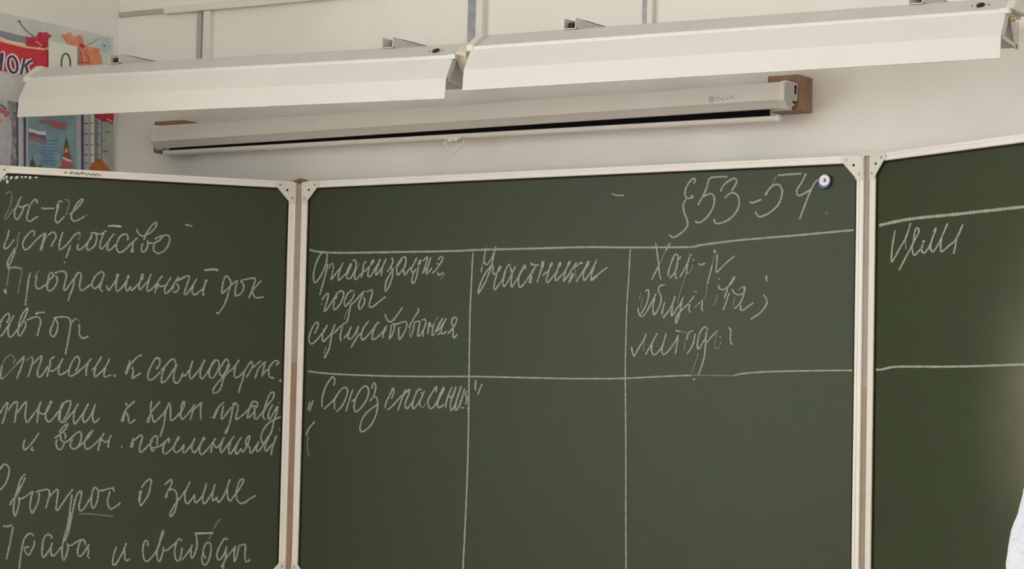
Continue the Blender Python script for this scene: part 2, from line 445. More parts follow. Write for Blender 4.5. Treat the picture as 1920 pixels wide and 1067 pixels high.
# ------------------------------------------------------------------ board lamps on wall arms
def board_lamp(xa, xb, za, zb, y0, arms, grommet_x, cap_out, label):
    """reflector edge A runs from (xa, y0, za) to (xb, y0, zb); light falls on the board"""
    L = xb - xa
    root = thing('board_lamp', label, 'lamp', ((xa+xb)/2, y0, (za+zb)/2), 'long lamps above the chalkboard')
    sl = (zb-za)/L
    tf = lambda y, z, x: Vector((xa+x, y0+y, za+sl*x+z))
    h = MB()
    h.prism([(0.002, -0.001), (0.0, 0.0055), (0.040, 0.034), (0.048, 0.037), (0.086, 0.037), (0.088, -0.001)], 0.006, L-0.006, tf, 0)
    ho = h.build('housing', M['housing'], root, bevel=0.0015)
    g = MB()
    n = Vector((0, -0.58, 0.81)).normalized()
    c = tf(0.020, 0.0195, grommet_x-xa)
    g.cyl(c-n*0.001, c+n*0.003, 0.0092, 0.0080, 24, 0)
    g.cyl(c+n*0.003, c+n*0.0045, 0.0055, 0.0045, 20, 0)
    for d in (-0.0175, 0.0175):
        q = c + Vector((d, 0, d*sl)); g.cyl(q-n*0.001, q+n*0.0012, 0.0019, 0.0015, 12, 0)
    g.build('cable_grommet', M['grommet'], ho)
    # folded sheet: lip, sloping plate, upright flap; and the rear plate
    path = [(0.003, 0.0075), (-0.0045, 0.0055), (-0.0045, -0.0015), (-0.0300, -0.0490), (-0.0335, -0.0935)]
    r = MB(); t = 0.0016
    back = [(p[0]+t, p[1]-0.0006) for p in path]
    r.prism(path + back[::-1], 0.0, L, tf, 0)
    r.build('reflector', M['lamp'], root)
    r = MB()
    path = [(0.030, -0.001), (0.060, -0.060), (0.0616, -0.060), (0.033, 0.0)]
    r.prism(path, 0.0, L, tf, 0)
    r.build('rear_reflector', M['lamp'], root)
    r = MB(); r.cyl(tf(0.022, -0.030, 0.03), tf(0.022, -0.030, L-0.03), 0.0125, None, 20, 0)
    r.build('lamp_tube', M['tube'], root, smooth=True)
    # end plates shaped like an A
    for s, e in ((0, 1), (1, -1)):
        r = MB()
        a0, a1 = (0.001, 0.004) if s == 0 else (L-0.004, L-0.001)
        b0, b1 = min(a0, a1), max(a0, a1)
        if s == 1: b0, b1 = L-0.003, L+0.001
        r.prism([(0.000, -0.001), (0.012, -0.001), (-0.016, -0.052), (-0.026, -0.047)], b0, b1, tf, 0)
        r.prism([(0.014, -0.001), (0.034, -0.001), (0.064, -0.064), (0.046, -0.064)], b0, b1, tf, 0)
        r.prism([(-0.026, -0.047), (-0.020, -0.056), (0.052, -0.064), (0.050, -0.056)], b0, b1, tf, 0)
        r.build('end_plate', M['arm'], root, bevel=0.0008)
        r = MB()
        if s == 0:
            r.prism([(-0.007, -0.0045), (-0.007, 0.009), (0.036, 0.040), (0.088, 0.040), (0.088, -0.003)], -0.010, 0.007, tf, 0)
            r.build('end_cap', M['plate'], root, bevel=0.002)
        else:
            lowz = -0.028 if cap_out > 0.02 else 0.004
            r.prism([(0.010, max(lowz, -0.002)+0.002), (0.004, 0.010), (0.034, 0.038), (0.088, 0.038), (0.088, lowz), (0.030, lowz)], L-0.006, L+cap_out, tf, 0)
            r.build('end_cap', M['beige'] if cap_out > 0.02 else M['plate'], root, bevel=0.006 if cap_out > 0.02 else 0.003)
            if cap_out < 0.02:
                r = MB(); c = tf(0.020, -0.0105, L+0.004)
                r.cyl(c-Vector((0.004, 0, 0)), c+Vector((0.006, 0, 0)), 0.0056, 0.0048, 16, 0)
                r.build('end_knob', M['yellow'], root, smooth=False, label='small yellow knob')
            r = MB(); r.box((L-0.012, -0.009, -0.004), (L+0.008, 0.004, 0.007), 0, lambda x, y, z: tf(y, z, x))
            r.build('end_clip', M['lamp'], root, bevel=0.0012)
    for ax in arms:
        x = ax-xa; zt = 0.037
        r = MB(); th = 0.0018; wd = 0.030
        top = [(0.0395, zt+0.023), (WALL_Y-y0, zt+0.023), (WALL_Y-y0, zt-0.001), (0.040, zt-0.001)]
        r.prism(top, x-wd/2, x-wd/2+th, tf, 0)
        r.prism(top, x+wd/2-th, x+wd/2, tf, 0)
        r.prism([(0.040, zt-0.001), (WALL_Y-y0, zt-0.001), (WALL_Y-y0, zt+0.001), (0.040, zt+0.001)], x-wd/2, x+wd/2, tf, 0)
        r.prism([(0.075, zt+0.0215), (WALL_Y-y0, zt+0.0215), (WALL_Y-y0, zt+0.023), (0.075, zt+0.023)], x-wd/2, x+wd/2, tf, 0)
        r.build('arm', M['arm'], root)
        if ax == arms[0]:  # added black rod, stands in for the dark inside of the arm
            r = MB(); r.cyl(tf(0.043, zt+0.007, x), tf(WALL_Y-y0, zt+0.007, x), 0.0062, None, 12, 0)
            r.build('added_dark_rod', M['grommet'], root, smooth=True)
        r = MB(); r.prism([(WALL_Y-y0-0.003, zt-0.012), (WALL_Y-y0, zt-0.012), (WALL_Y-y0, zt+0.034), (WALL_Y-y0-0.003, zt+0.034)], x-0.028, x+0.028, tf, 0)
        r.build('wall_plate', M['arm'], root, bevel=0.001)
    return root

board_lamp(-1.247, -0.017, 2.1175, 2.0950, -0.45, (-1.012, -0.222), -0.078, 0.026, 'long white board lamp reaching toward the wall posters')
board_lamp(0.028, 1.250, 2.1100, 2.1030, -0.45, (0.249, 1.043), 1.188, 0.012, 'long white board lamp farther from the posters, above the end of the projection screen')

# ------------------------------------------------------------------ rolled-up projection screen
def SZ(x): return 0.006*(x-0.365)
M['grey_face'] = mat('grey_plastic', (0.52, 0.50, 0.49, 1), 0.5, 0.3, noise=0.05)
scr = thing('projection_screen', 'rolled-up projection screen in a long white case on two wooden blocks', 'projection screen', (-0.29, 0.0, 1.98))
XL, XR = -1.176, 0.590
tf = lambda y, z, x: Vector((x, y, z+SZ(x)))
case_poly = [(-0.060, 2.0590), (-0.070, 2.0545), (-0.072, 2.0185), (-0.052, 2.0030), (-0.044, 2.0030), (-0.044, 2.010), (-0.024, 2.010), (-0.024, 2.003), (-0.010, 2.003), (-0.008, 2.055), (-0.014, 2.0590)]
c = MB(); c.prism(case_poly, XL+0.010, XR-0.012, tf)
case = c.build('case', M['case'], scr)
end_poly = [(-0.060, 2.0610), (-0.0725, 2.0560), (-0.0745, 2.0180), (-0.052, 2.0010), (-0.040, 2.0005), (-0.034, 2.008), (-0.024, 2.009), (-0.018, 2.020), (-0.0075, 2.024), (-0.0065, 2.0610)]
end_in = [(-0.058, 2.0580), (-0.070, 2.0535), (-0.0715, 2.0190), (-0.052, 2.0040), (-0.042, 2.0040), (-0.037, 2.011), (-0.027, 2.012), (-0.021, 2.023), (-0.0115, 2.027), (-0.0105, 2.0580)]
for a, b_ in ((XL, XL+0.012), (XR-0.014, XR)):
    c = MB(); c.prism(end_poly, a, b_, tf)
    eo = c.build('end_cap', M['channel'], scr, bevel=0.0015)
    if a > 0:
        k = MB(); k.prism(end_in, XR-0.001, XR+0.0006, tf); k.build('end_face', M['grey_face'], eo)
        k = MB()
        k.box((XR-0.001, -0.024, 2.036), (XR+0.0012, -0.016, 2.050), 0, lambda x, y, z: tf(y, z, x))
        k.cyl(tf(-0.020, 2.051, XR-0.001), tf(-0.020, 2.051, XR+0.0012), 0.0055, None, 14, 0)
        k.cyl(tf(-0.030, 2.019, XR-0.001), tf(-0.026, 2.016, XR+0.0012), 0.003, None, 14, 0)
        k.build('key_slot', M['dark'], eo)
c = MB(); c.box((-1.145, -0.036, 1.984), (0.536, -0.032, 2.0045)); c.build('screen_cloth', M['black'], scr, label='black strip of the rolled cloth showing below the case')
c = MB(); c.prism([(-0.043, 1.9795), (-0.046, 1.9835), (-0.044, 1.9885), (-0.038, 1.9905), (-0.029, 1.9905), (-0.026, 1.987), (-0.026, 1.980), (-0.030, 1.977), (-0.038, 1.977)], -1.150, 0.553, lambda y, z, x: Vector((x, y, z)))
bar = c.build('bottom_bar', M['channel'], scr)
for x0, x1 in ((-1.160, -1.148), (0.551, 0.563)):
    c = MB(); c.cyl((x0, -0.036, 1.984), (x1, -0.036, 1.984), 0.0085, None, 16); c.build('bar_end_cap', M['channel'], scr, bevel=0.0012)
# pull handle hanging from the bar
c = MB()
pts = [(-0.312, 1.974), (-0.311, 1.964), (-0.300, 1.952), (-0.289, 1.944), (-0.278, 1.952), (-0.262, 1.966), (-0.256, 1.975)]
for p, q in zip(pts, pts[1:]): c.cyl((p[0], -0.037, p[1]), (q[0], -0.037, q[1]), 0.0024, None, 8, 0)
c.prism([(-0.306, 1.978), (-0.290, 1.981), (-0.264, 1.981), (-0.258, 1.978), (-0.272, 1.972), (-0.294, 1.971)], -0.050, -0.030, lambda x, z, y: Vector((x, y, z)), 0)
for x in (-0.298, -0.281, -0.266): c.cyl((x, -0.049, 1.9755), (x, -0.0515, 1.9755), 0.0022, None, 10, 1)
c.build('pull_handle', [M['channel'], M['rivet']], scr)
# faint printed emblem and lettering on the case
PL_S = Plane((0, -0.0711, 2.03), (1, 0, 0), (0, 0, -1), (0, -1, 0))
c = MB()
s_ = 24.0
for st in ('330,250 430,320 460,400 400,500 320,525 240,470 220,380 260,300 330,250', '300,330 380,360 380,430 320,440 290,390 300,330',
           '700,300 600,320 575,370 600,430 660,460', '740,330 770,400 830,340 850,410 920,390', '860,250 950,240', '1000,310 1060,380 1040,310', '1170,270 1210,370', '1200,280 1280,220 1350,330'):
    ribbon(c, PL_S, S(st, 1320, 170, s_), 1.1, 0.0008, 0)
c.build('printed_emblem', M['print'], case, normals=False)

def block(lo, hi, label):
    b = MB(); b.box(lo, hi)
    o = b.build('wooden_block', M['wood'], None, bevel=0.003)
    tag(o, label, 'block', 'wooden blocks behind the screen case'); return o
block((0.515, -0.006, 2.005), (0.5935, WALL_Y, 2.0835), 'brown wooden block behind the case end with the dark key slot')
block((-1.2230, -0.006, 1.991), (-1.128, WALL_Y, 2.0705), 'brown wooden block behind the case end nearest the wall posters')

# ------------------------------------------------------------------ cable channels on the wall
def channel(name, label, parts):
    root = None
    los = [p[1] for p in parts]
    root = thing(name, label, 'cable channel', ((parts[0][1][0]+parts[0][2][0])/2, WALL_Y, parts[0][1][2]), 'white cable channels on the wall')
    for nm, lo, hi, m, bv in parts:
        b = MB(); b.box(lo, hi); b.build(nm, M[m], root, bevel=bv)
    return root
Y = WALL_Y
channel('cable_channel', 'horizontal white cable channel high on the wall, starting at the corner', [
    ('cover', (-1.240, Y-0.022, 2.3545), (-0.320, Y, 2.3715), 'channel', 0.002),
    ('backing_and_shadow_strip', (-1.402, Y-0.006, 2.3600), (-1.246, Y, 2.3730), 'pink_strip', 0.001)])
channel('cable_channel', 'upright white cable channel above the lamp nearest the wall posters', [
    ('cover', (-1.1135, Y-0.018, 2.13), (-1.0920, Y, 2.3540), 'channel', 0.002),
    ('backing_and_shadow_strip', (-1.1390, Y-0.010, 2.13), (-1.1240, Y, 2.3530), 'pink_strip', 0.001)])  # pinkish strip stands in for the shadow left of the cover
channel('cable_channel', 'upright white cable channel with a grey strip for the shadow beside it above the gap between the lamps', [
    ('cover', (-0.2850, Y-0.020, 2.13), (-0.2660, Y, 2.75), 'channel', 0.002),
    ('shadow_strip', (-0.3150, Y-0.008, 2.13), (-0.2870, Y, 2.75), 'grey_strip', 0.001)])  # grey strip draws the shadow groove beside the cover
channel('cable_channel', 'upright white cable channel with a grey strip for the shadow beside it above the lamp farther from the posters', [
    ('cover', (0.1790, Y-0.016, 2.13), (0.1930, Y, 2.75), 'channel', 0.002),
    ('shadow_strip', (0.1620, Y-0.006, 2.13), (0.1770, Y, 2.75), 'grey_strip', 0.001)])  # the grey strip here is a painted shadow too

# ------------------------------------------------------------------ round magnet on the middle panel
mg = MB()
ctr = PL_C.hit(1545, 341, 0.006); ctr = Vector((ctr.x, -0.0012, ctr.z))
N = Vector((0, -1, 0))
mg.cyl(ctr, ctr+N*0.006, 0.0158, 0.0150, 32, 0)
mo = mg.build('magnet', mat('blue_plastic', (0.035, 0.06, 0.22, 1), 0.4, 0.5, noise=0.2), None, bevel=0.001)
tag(mo, 'small round white and blue magnet holding to the top of the chalkboard', 'magnet')
mg = MB(); c1 = ctr + Vector((0.002, 0, 0.003)); mg.cyl(c1+N*0.005, c1+N*0.009, 0.0134, 0.0118, 28, 0)
mg.build('white_cap', mat('white_plastic', (0.80, 0.80, 0.83, 1), 0.35, 0.5, noise=0.02), mo, bevel=0.001)
mg = MB(); mg.cyl(c1+N*0.0085+Vector((0.0008, 0, 0)), c1+N*0.0095+Vector((0.0008, 0, 0)), 0.0048, 0.0044, 20, 0)
mg.cyl(c1+N*0.0090-Vector((0.0016, 0, 0)), c1+N*0.0104-Vector((0.0016, 0, 0)), 0.0028, 0.0022, 16, 1)
mg.build('center_dimple', [mat('dark_blue_plastic', (0.08, 0.08, 0.16, 1), 0.4, 0.5, noise=0.2), mat('pale_glint', (0.75, 0.72, 0.78, 1), 0.3, 0.5, noise=0.02)], mo)

# ------------------------------------------------------------------ information stand on the left wall
PL_W = Plane((LEFT_X, 0, 2.2), (0, 1, 0), (0, 0, -1), (1, 0, 0))
def pm(name, r, g, b_, k=1.0, **kw):
    c = srgb(r, g, b_); return mat(name, (c[0]*k, c[1]*k, c[2]*k, 1), 0.55, 0.3, noise=kw.pop('noise', 0.08), nscale=kw.pop('nscale', 60), **kw)
K = 1.45
pale = pm('pale_blue_print', 184, 188, 182, K, noise=0.12, nscale=14)
greyp = pm('grey_violet_print', 128, 126, 132, K)
red = pm('red_print', 186, 52, 66, K, noise=0.15)
cream = pm('cream_print', 228, 170, 120, K)
white = pm('white_paper', 205, 203, 194, K, noise=0.03)
purple = pm('purple_print', 74, 52, 88, K)
darkp = pm('dark_print', 92, 88, 80, K)
crimson = pm('crimson_print', 178, 48, 72, K, noise=0.25, nscale=45)
orange = pm('orange_print', 204, 132, 102, K, noise=0.2, nscale=45)
rust = pm('rust_print', 178, 106, 58, K, noise=0.25, nscale=50)
navy = pm('navy_print', 66, 66, 96, K)
skyb = pm('sky_blue_print', 130, 158, 168, K, noise=0.25, nscale=22)
flagb = pm('flag_blue_print', 98, 96, 130, K)
flagr = pm('flag_red_print', 172, 92, 100, K)
brick = pm('brick_print', 150, 84, 74, K, noise=0.2)
dgreen = pm('dark_green_print', 82, 88, 80, K)
birch = pm('birch_print', 176, 174, 176, K, noise=0.15)
slate = pm('slate_print', 124, 128, 138, K, noise=0.15)
mist = pm('misty_green_print', 158, 164, 156, K, noise=0.15, nscale=30)
cloudp = pm('pale_cloud_print', 160, 180, 180, K)
leafy = pm('grey_leaf_print', 150, 152, 150, K, col2=(0.16, 0.17, 0.22, 1), nscale=70)

st = thing('information_stand', 'pale printed wall stand with a red banner, maple leaves and birch trunks', 'wall stand', (LEFT_X, -0.4, 1.66))
b = MB(); b.box((LEFT_X+0.002, -0.92, 1.66), (LEFT_X+0.005, 0.034, 2.3035)); b.build('backboard', pale, st, bevel=0.001)
F = 0.0050
def fl(name, pts, m, k, parent, dn=0.0004, label=None):
    b = MB(); flat(PL_W, pts, F+k*dn, F+(k+1)*dn, b); return b.build(name, m, parent, label=label)
def out(txt, ox, oy, s): return S(txt, ox, oy, s)
fl('curved_band', [(-60, 30), (0, 57), (40, 67), (88, 76), (88, 86), (40, 82), (0, 72), (-60, 50)], greyp, 0, st)
ban = fl('banner', [(-60, 46), (0, 73), (40, 86), (91, 93.5), (91, 126), (63, 128), (56, 137), (0, 133), (-60, 118)], red, 1, st, label='red banner')
b = MB()
ribbon(b, PL_W, [(-40, 52), (0, 71), (20, 78), (48, 83.5)], 3.2, F+0.0012, 1, 0, False)
ribbon(b, PL_W, [(-40, 58), (0, 75.5), (30, 84), (55, 89), (84, 92.5)], 3.6, F+0.0013, 0, 0, False)
b.build('banner_stripe', [cream, white], ban, normals=False)
let = MB()
ell = [(24+8.5*math.cos(t*math.pi/10)+2.0*math.sin(-t*math.pi/10)*-1*-1, 121-15.5*math.sin(t*math.pi/10)) for t in range(21)]
strokes = [[(-6, 136), (-2, 120), (3, 100)], [(3, 100), (5, 102), (3, 118), (1.5, 132)], ell, [(46, 110), (43, 124), (39.5, 139)], [(60.5, 113.5), (54, 117), (47, 124)], [(48, 123.5), (50.5, 129), (52, 139)]]
for s_i in strokes: ribbon(let, PL_W, s_i, 10.5, F+0.0020, 0, 0, False)
for s_i in strokes: ribbon(let, PL_W, s_i, 4.4, F+0.0026, 1, 0, False)
let.build('banner_lettering', [white, purple], ban, normals=False)
lf = fl('maple_leaf', out('285,380 300,335 280,285 330,300 370,290 408,312 418,262 440,232 475,245 520,238 550,265 582,275 550,300 536,322 530,400 500,420 440,402 340,402', 0, 20, 5.93), crimson, 5, st, label='red maple leaf')
b = MB()
ribbon(b, PL_W, S('210,108 260,180 330,250 410,305', 0, 20, 5.93), 1.6, F+0.0034, 0, 0.1, False)
ribbon(b, PL_W, S('205,108 232,130', 0, 20, 5.93), 3.0, F+0.0034, 0, 0.1, False)
ribbon(b, PL_W, S('395,340 465,385', 0, 20, 5.93), 1.6, F+0.0036, 1, 0.1, False)
b.build('leaf_stem', [darkp, cream], lf, normals=False)
lf = fl('maple_leaf', out('45,398 110,400 185,362 225,385 242,432 300,420 350,398 385,420 412,500 442,590 510,600 590,620 690,632 680,680 700,740 732,850 730,980 320,980 310,880 310,600 240,580 160,555 110,480', 110, 20, 8.89), orange, 4, st, label='orange maple leaf')
b = MB()
ribbon(b, PL_W, S('700,450 590,520 470,575', 110, 20, 8.89), 1.4, F+0.0034, 0, 0.1, False)
ribbon(b, PL_W, S('350,560 400,590 430,610', 110, 20, 8.89), 6, F+0.0026, 1, 0.1, False)
ribbon(b, PL_W, S('330,620 335,720 345,840', 110, 20, 8.89), 4.5, F+0.0026, 2, 0.1, False)
ribbon(b, PL_W, S('320,868 420,866 520,864', 110, 20, 8.89), 2.2, F+0.0028, 1, 0.1, False)
ribbon(b, PL_W, S('370,680 385,780 400,850', 110, 20, 8.89), 1.6, F+0.0030, 3, 0.1, False)
ribbon(b, PL_W, S('480,640 450,700 500,780 490,850', 110, 20, 8.89), 1.2, F+0.0030, 3, 0.1, False)
b.build('leaf_stem', [greyp, crimson, greyp, brick], lf, normals=False)
b = MB()
ribbon(b, PL_W, [(197, 72), (200, 84), (198, 98)], 17, F+0.0006, 0, 0.1, True)
ribbon(b, PL_W, [(194.5, 85.8), (197, 86.2)], 3.2, F+0.0012, 1, 0, False)
b.build('cloud_print', [cloudp, navy], st, normals=False)
# birch trunks, branches, shrub and a red leaf in the lower corner
fl('forest_print', [(156, 205), (213, 200), (214, 345), (156, 345)], mist, 0, st)
for (x0, x1, m) in ((158.5, 166.5, birch), (170, 176.2, white), (177.4, 183.5, slate), (183.8, 188.2, birch), (188.4, 191.0, slate)):
    b = MB()
    flat(PL_W, [(x0, 205), (x1, 205), (x1+0.4, 345), (x0+0.4, 345)], F+0.0006, F+0.0011, b, 0)
    if m is not slate:
        for yy in (231, 251, 271, 290, 306): 
            ribbon(b, PL_W, [(x0-2, yy-1), (x1-1, yy+1.2)], 1.7, F+0.0014, 1, 0.2)
    b.build('birch_trunk', [m, darkp], st)
for st_ in ('485,412 545,412', '430,520 485,530', '440,660 520,668'):
    b = MB(); ribbon(b, PL_W, S(st_, 130, 190, 7.11), 1.7, F+0.0014, 0, 0.1)
    b.build('branch_print', [darkp], st, normals=False)
fl('shrub_print', out('250,960 265,900 300,840 345,790 395,755 430,780 465,815 510,870 545,935 560,1000 250,1000', 130, 190, 7.11), rust, 4, st, label='orange shrub')
lf = fl('maple_leaf', out('330,120 350,215 400,240 440,262 500,268 540,280 575,305 585,270 590,230 600,120', 130, 190, 7.11), crimson, 4, st, label='red leaf behind the lamp')
b = MB(); ribbon(b, PL_W, S('500,235 545,258 585,282', 130, 190, 7.11), 2.6, F+0.0032, 0, 0.1); b.build('leaf_stem', [cream], lf, normals=False)

# papers in the pockets of the stand
G = 0.0068
def sheet(label, pts, m, cat='paper sheet', n0=None):
    b = MB(); a = n0 if n0 else G
    flat(PL_W, pts, a, a+0.0008, b); o = b.build('paper_sheet', m, None); tag(o, label, cat, 'papers on the wall stand'); return o
s1 = sheet('white paper sheet with a grey ring between the two upper maple leaves', [(91, 76), (145, 87), (145, 156), (91, 152)], white, n0=0.0088)
b = MB()
ribbon(b, PL_W, [(123.5+8.4*math.sin(t*math.pi/12), 119-18.5*math.cos(t*math.pi/12)) for t in range(25)], 3.2, 0.0099, 0, 0.06, False)
b.build('printed_ring', [darkp], s1, normals=False)

s2 = sheet('blue paper sheet with a small tricolour flag and a red tower', [(46, 195), (153.5, 200), (154.5, 345), (46, 345)], skyb)
def pr(name, pts, m, k, par, label=None):
    b = MB(); flat(PL_W, pts, G+0.0008+0.0003*k, G+0.0011+0.0003*k, b); return b.build(name, m, par, label=label)
pr('white_margin', [(143, 200), (151.5, 200), (152.5, 345), (144, 345)], birch, 0, s2)
pr('white_margin', [(48.5, 195), (52.5, 195), (52.5, 345), (48.5, 345)], birch, 0, s2)
pr('dark_border', [(45, 195), (48.7, 195), (48.7, 345), (45, 345)], navy, 1, s2)
pr('dark_border', [(152.3, 200), (156, 200), (156.6, 345), (152.8, 345)], navy, 1, s2)
b = MB()
for p, wd in (([(74, 227.5), (90, 228), (108, 231), (127, 233.5)], 5.4), ([(96, 234), (112, 238.5), (123, 240)], 5.0)):
    ribbon(b, PL_W, p, wd, G+0.0016, 0, 0.25)
b.build('red_heading', [flagr], s2, normals=False)
fg = MB()
flat(PL_W, [(54, 240), (62, 242.5), (70, 245.5), (86, 247), (86, 254), (70, 252), (62, 248.5), (54, 248)], G+0.0012, G+0.0016, fg, 0)
flat(PL_W, [(54, 247.5), (62, 248.5), (70, 251.5), (86, 254), (86, 261), (70, 258), (62, 255.5), (54, 255.5)], G+0.0012, G+0.0016, fg, 1)
flat(PL_W, [(54, 255.5), (62, 255.5), (70, 258), (86, 261), (86, 268.5), (76, 266), (66, 264.5), (54, 260)], G+0.0012, G+0.0016, fg, 2)
fg.build('printed_flag', [white, flagb, flagr], s2)
tw = MB()
flat(PL_W, [(123.0, 262), (124.2, 251), (125.4, 262), (127.6, 268), (129, 276), (120, 276), (121.4, 268)], G+0.0012, G+0.0016, tw, 0)
flat(PL_W, [(120, 276), (129, 276), (129.5, 285), (133.5, 292), (134.5, 300), (116, 300), (117, 293), (120.5, 286)], G+0.0012, G+0.0016, tw, 2)
flat(PL_W, [(116, 300), (135, 302), (136.5, 345), (114.5, 345)], G+0.0012, G+0.0016, tw, 1)
flat(PL_W, [(118, 294), (127, 298), (134.5, 300), (134, 304), (126, 302), (117, 298)], G+0.0016, G+0.0019, tw, 3)
flat(PL_W, [(122, 280), (127, 279.5), (127, 285), (122, 286)], G+0.0016, G+0.0019, tw, 4)
tw.build('printed_tower', [dgreen, flagr, brick, white, cream], s2)
tw = MB()
flat(PL_W, [(55, 318), (56.5, 303), (59.5, 300), (60.8, 288), (62.2, 300), (66, 304), (68.5, 318)], G+0.0012, G+0.0016, tw, 0)
flat(PL_W, [(68, 318), (72, 311), (77, 309), (80, 318)], G+0.0012, G+0.0016, tw, 0)
tw.build('printed_tower', [dgreen], s2)
tw = MB()
flat(PL_W, [(104, 325), (108, 314), (117, 313), (116, 330)], G+0.0012, G+0.0016, tw, 0)
tw.build('printed_wall', [brick], s2)
b = MB()
for i in range(8):
    yy = 262+i*6.3
    ribbon(b, PL_W, [(70+(i % 3)*5, yy), (88+(i % 2)*4, yy+2), (108-(i % 3)*3, yy+1.5)], 2.6, G+0.0013, 0, 0.3)
b.build('text_lines', [pm('blue_text_print', 92, 130, 160, K)], s2, normals=False)

s3 = sheet('pale paper sheet with a grey leafy border at the frame edge', [(-110, 168), (0, 186), (33, 192), (34, 345), (-110, 345)], birch)
b = MB()
flat(PL_W, [(14, 188.5), (31, 191.5), (31.5, 345), (18, 345), (20, 300), (23, 260), (20, 225)], G+0.0010, G+0.0014, b, 0)
b.build('leafy_border', [leafy], s3)
pr('dark_border', [(30.8, 191.5), (34, 192), (34.6, 345), (31.4, 345)], navy, 2, s3)
b = MB()
ribbon(b, PL_W, [(-20, 193), (2, 197), (12, 205)], 4, G+0.0018, 0, 0.3)
ribbon(b, PL_W, [(-20, 200), (2, 206), (16, 216)], 9, G+0.0020, 1, 0.3)
ribbon(b, PL_W, [(-20, 218), (0, 226), (5, 224)], 6, G+0.0021, 2, 0.3)
b.build('printed_flag', [flagb, flagr, orange], s3, normals=False)

# ------------------------------------------------------------------ person in a white shirt at the right edge
def capsules(chains, name, mats, parent, vox, smooth=6, extra=None, disp=0.0, label=None):
    """chains: lists of (x, y, z, r) joints; overlapping tapered capsules fused into one skin by a voxel remesh"""
    bm = bmesh.new()
    def ball(p, r, sc=(1, 1, 1), seg=14):
        m_ = Matrix.Translation(p) @ Matrix.Diagonal((sc[0], sc[1], sc[2], 1))
        bmesh.ops.create_uvsphere(bm, u_segments=seg, v_segments=seg//2+2, radius=r, matrix=m_)
    for ch in chains:
        for i in range(len(ch)):
            x, y, z, r = ch[i]
            ball(Vector((x, y, z)), r)
            if i+1 < len(ch):
                a = Vector((x, y, z)); b = Vector(ch[i+1][:3]); r2 = ch[i+1][3]
                d = b-a; L = d.length
                if L < 1e-5: continue
                rot = d.to_track_quat('Z', 'Y').to_matrix().to_4x4()
                bmesh.ops.create_cone(bm, cap_ends=True, segments=14, radius1=r, radius2=r2, depth=L, matrix=Matrix.Translation((a+b)/2) @ rot)
    for (p, r, sc) in (extra or []):
        ball(Vector(p), r, sc, 24)
    c = Vector((sum(v.co.x for v in bm.verts), sum(v.co.y for v in bm.verts), 0))/len(bm.verts)
    me = bpy.data.meshes.new(name)
    base = Vector((c.x, c.y, 0)) if parent is None else None
    if base:
        for v in bm.verts: v.co -= base
    else:
        for v in bm.verts: v.co -= loc_of(parent)
    bm.to_mesh(me); bm.free()
    me.materials.append(mats)
    o = bpy.data.objects.new(name, me); COL.objects.link(o)
    if parent is None: o.location = base
    else: o.parent = parent
    r = o.modifiers.new('remesh', 'REMESH'); r.mode = 'VOXEL'; r.voxel_size = vox; r.use_smooth_shade = True
    s = o.modifiers.new('smooth', 'SMOOTH'); s.factor = 0.5; s.iterations = smooth
    if disp:
        tx = bpy.data.textures.new(name+'_folds', 'MARBLE'); tx.noise_scale = 0.10; tx.turbulence = 9.0
        d = o.modifiers.new('folds', 'DISPLACE'); d.texture = tx; d.strength = disp; d.mid_level = 0.5; d.texture_coords = 'LOCAL'
    if label: o['label'] = label
    return o

skin = mat('skin', (0.62, 0.42, 0.32, 1), 0.55, 0.35, noise=0.06, nscale=30)
cloth = mat('white_shirt_cloth', (0.60, 0.63, 0.70, 1), 0.85, 0.15, noise=0.04, nscale=25, bump=0.5, bscale=16)
for nd in cloth.node_tree.nodes:
    if nd.type == 'BUMP': nd.inputs['Distance'].default_value = 0.035
    if nd.type == 'TEX_NOISE' and nd.inputs['Scale'].default_value == 16: nd.inputs['Distortion'].default_value = 1.5
trouser = mat('dark_trouser_cloth', (0.03, 0.035, 0.05, 1), 0.85, 0.2, noise=0.2)
hairm = mat('brown_hair', (0.055, 0.032, 0.020, 1), 0.5, 0.4, noise=0.4, nscale=60)
shoem = mat('black_leather', (0.02, 0.018, 0.018, 1), 0.4, 0.5, noise=0.2)
cx, cy = 1.960, -1.30
# left arm (towards the board's middle) bent with the hand on the hip, right arm hanging
LS, LE_, LW = (cx-0.168, cy+0.005, 1.350), (PX0 := cx-0.315, cy+0.02, 1.075), (cx-0.150, cy-0.095, 0.985)
RS, RE, RW = (cx+0.168, cy+0.005, 1.350), (cx+0.225, cy+0.01, 1.10), (cx+0.215, cy+0.07, 0.865)
def hand(w, d, side, palm):
    """five separate bent fingers from a palm at wrist w, pointing along d; side: thumb side; palm: towards the held thing"""
    w = Vector(w); d = Vector(d).normalized(); sd = Vector(side).normalized(); pn = Vector(palm).normalized()
    ch = []
    pc = w + d*0.045
    for k, (off, ln) in enumerate(((-0.030, 0.062), (-0.010, 0.078), (0.010, 0.082), (0.030, 0.072))):
        a = w + d*0.015 + sd*off*0.6; b = w + d*0.085 + sd*off
        c1 = b + (d*0.9+pn*0.35).normalized()*ln*0.45
        c2 = c1 + (d*0.6+pn*0.8).normalized()*ln*0.32
        c3 = c2 + (d*0.25+pn*0.95).normalized()*ln*0.23
        ch.append([(*a, 0.015), (*b, 0.0125), (*c1, 0.0095), (*c2, 0.0085), (*c3, 0.0072)])
    a = w + d*0.022 + sd*0.018; b = w + d*0.050 + sd*0.046 + pn*0.008; c1 = b + (d*0.75+sd*0.35+pn*0.3).normalized()*0.032; c2 = c1 + (d*0.8+pn*0.5).normalized()*0.026
    ch.append([(*a, 0.016), (*b, 0.0125), (*c1, 0.0105), (*c2, 0.0085)])
    return ch
body = []
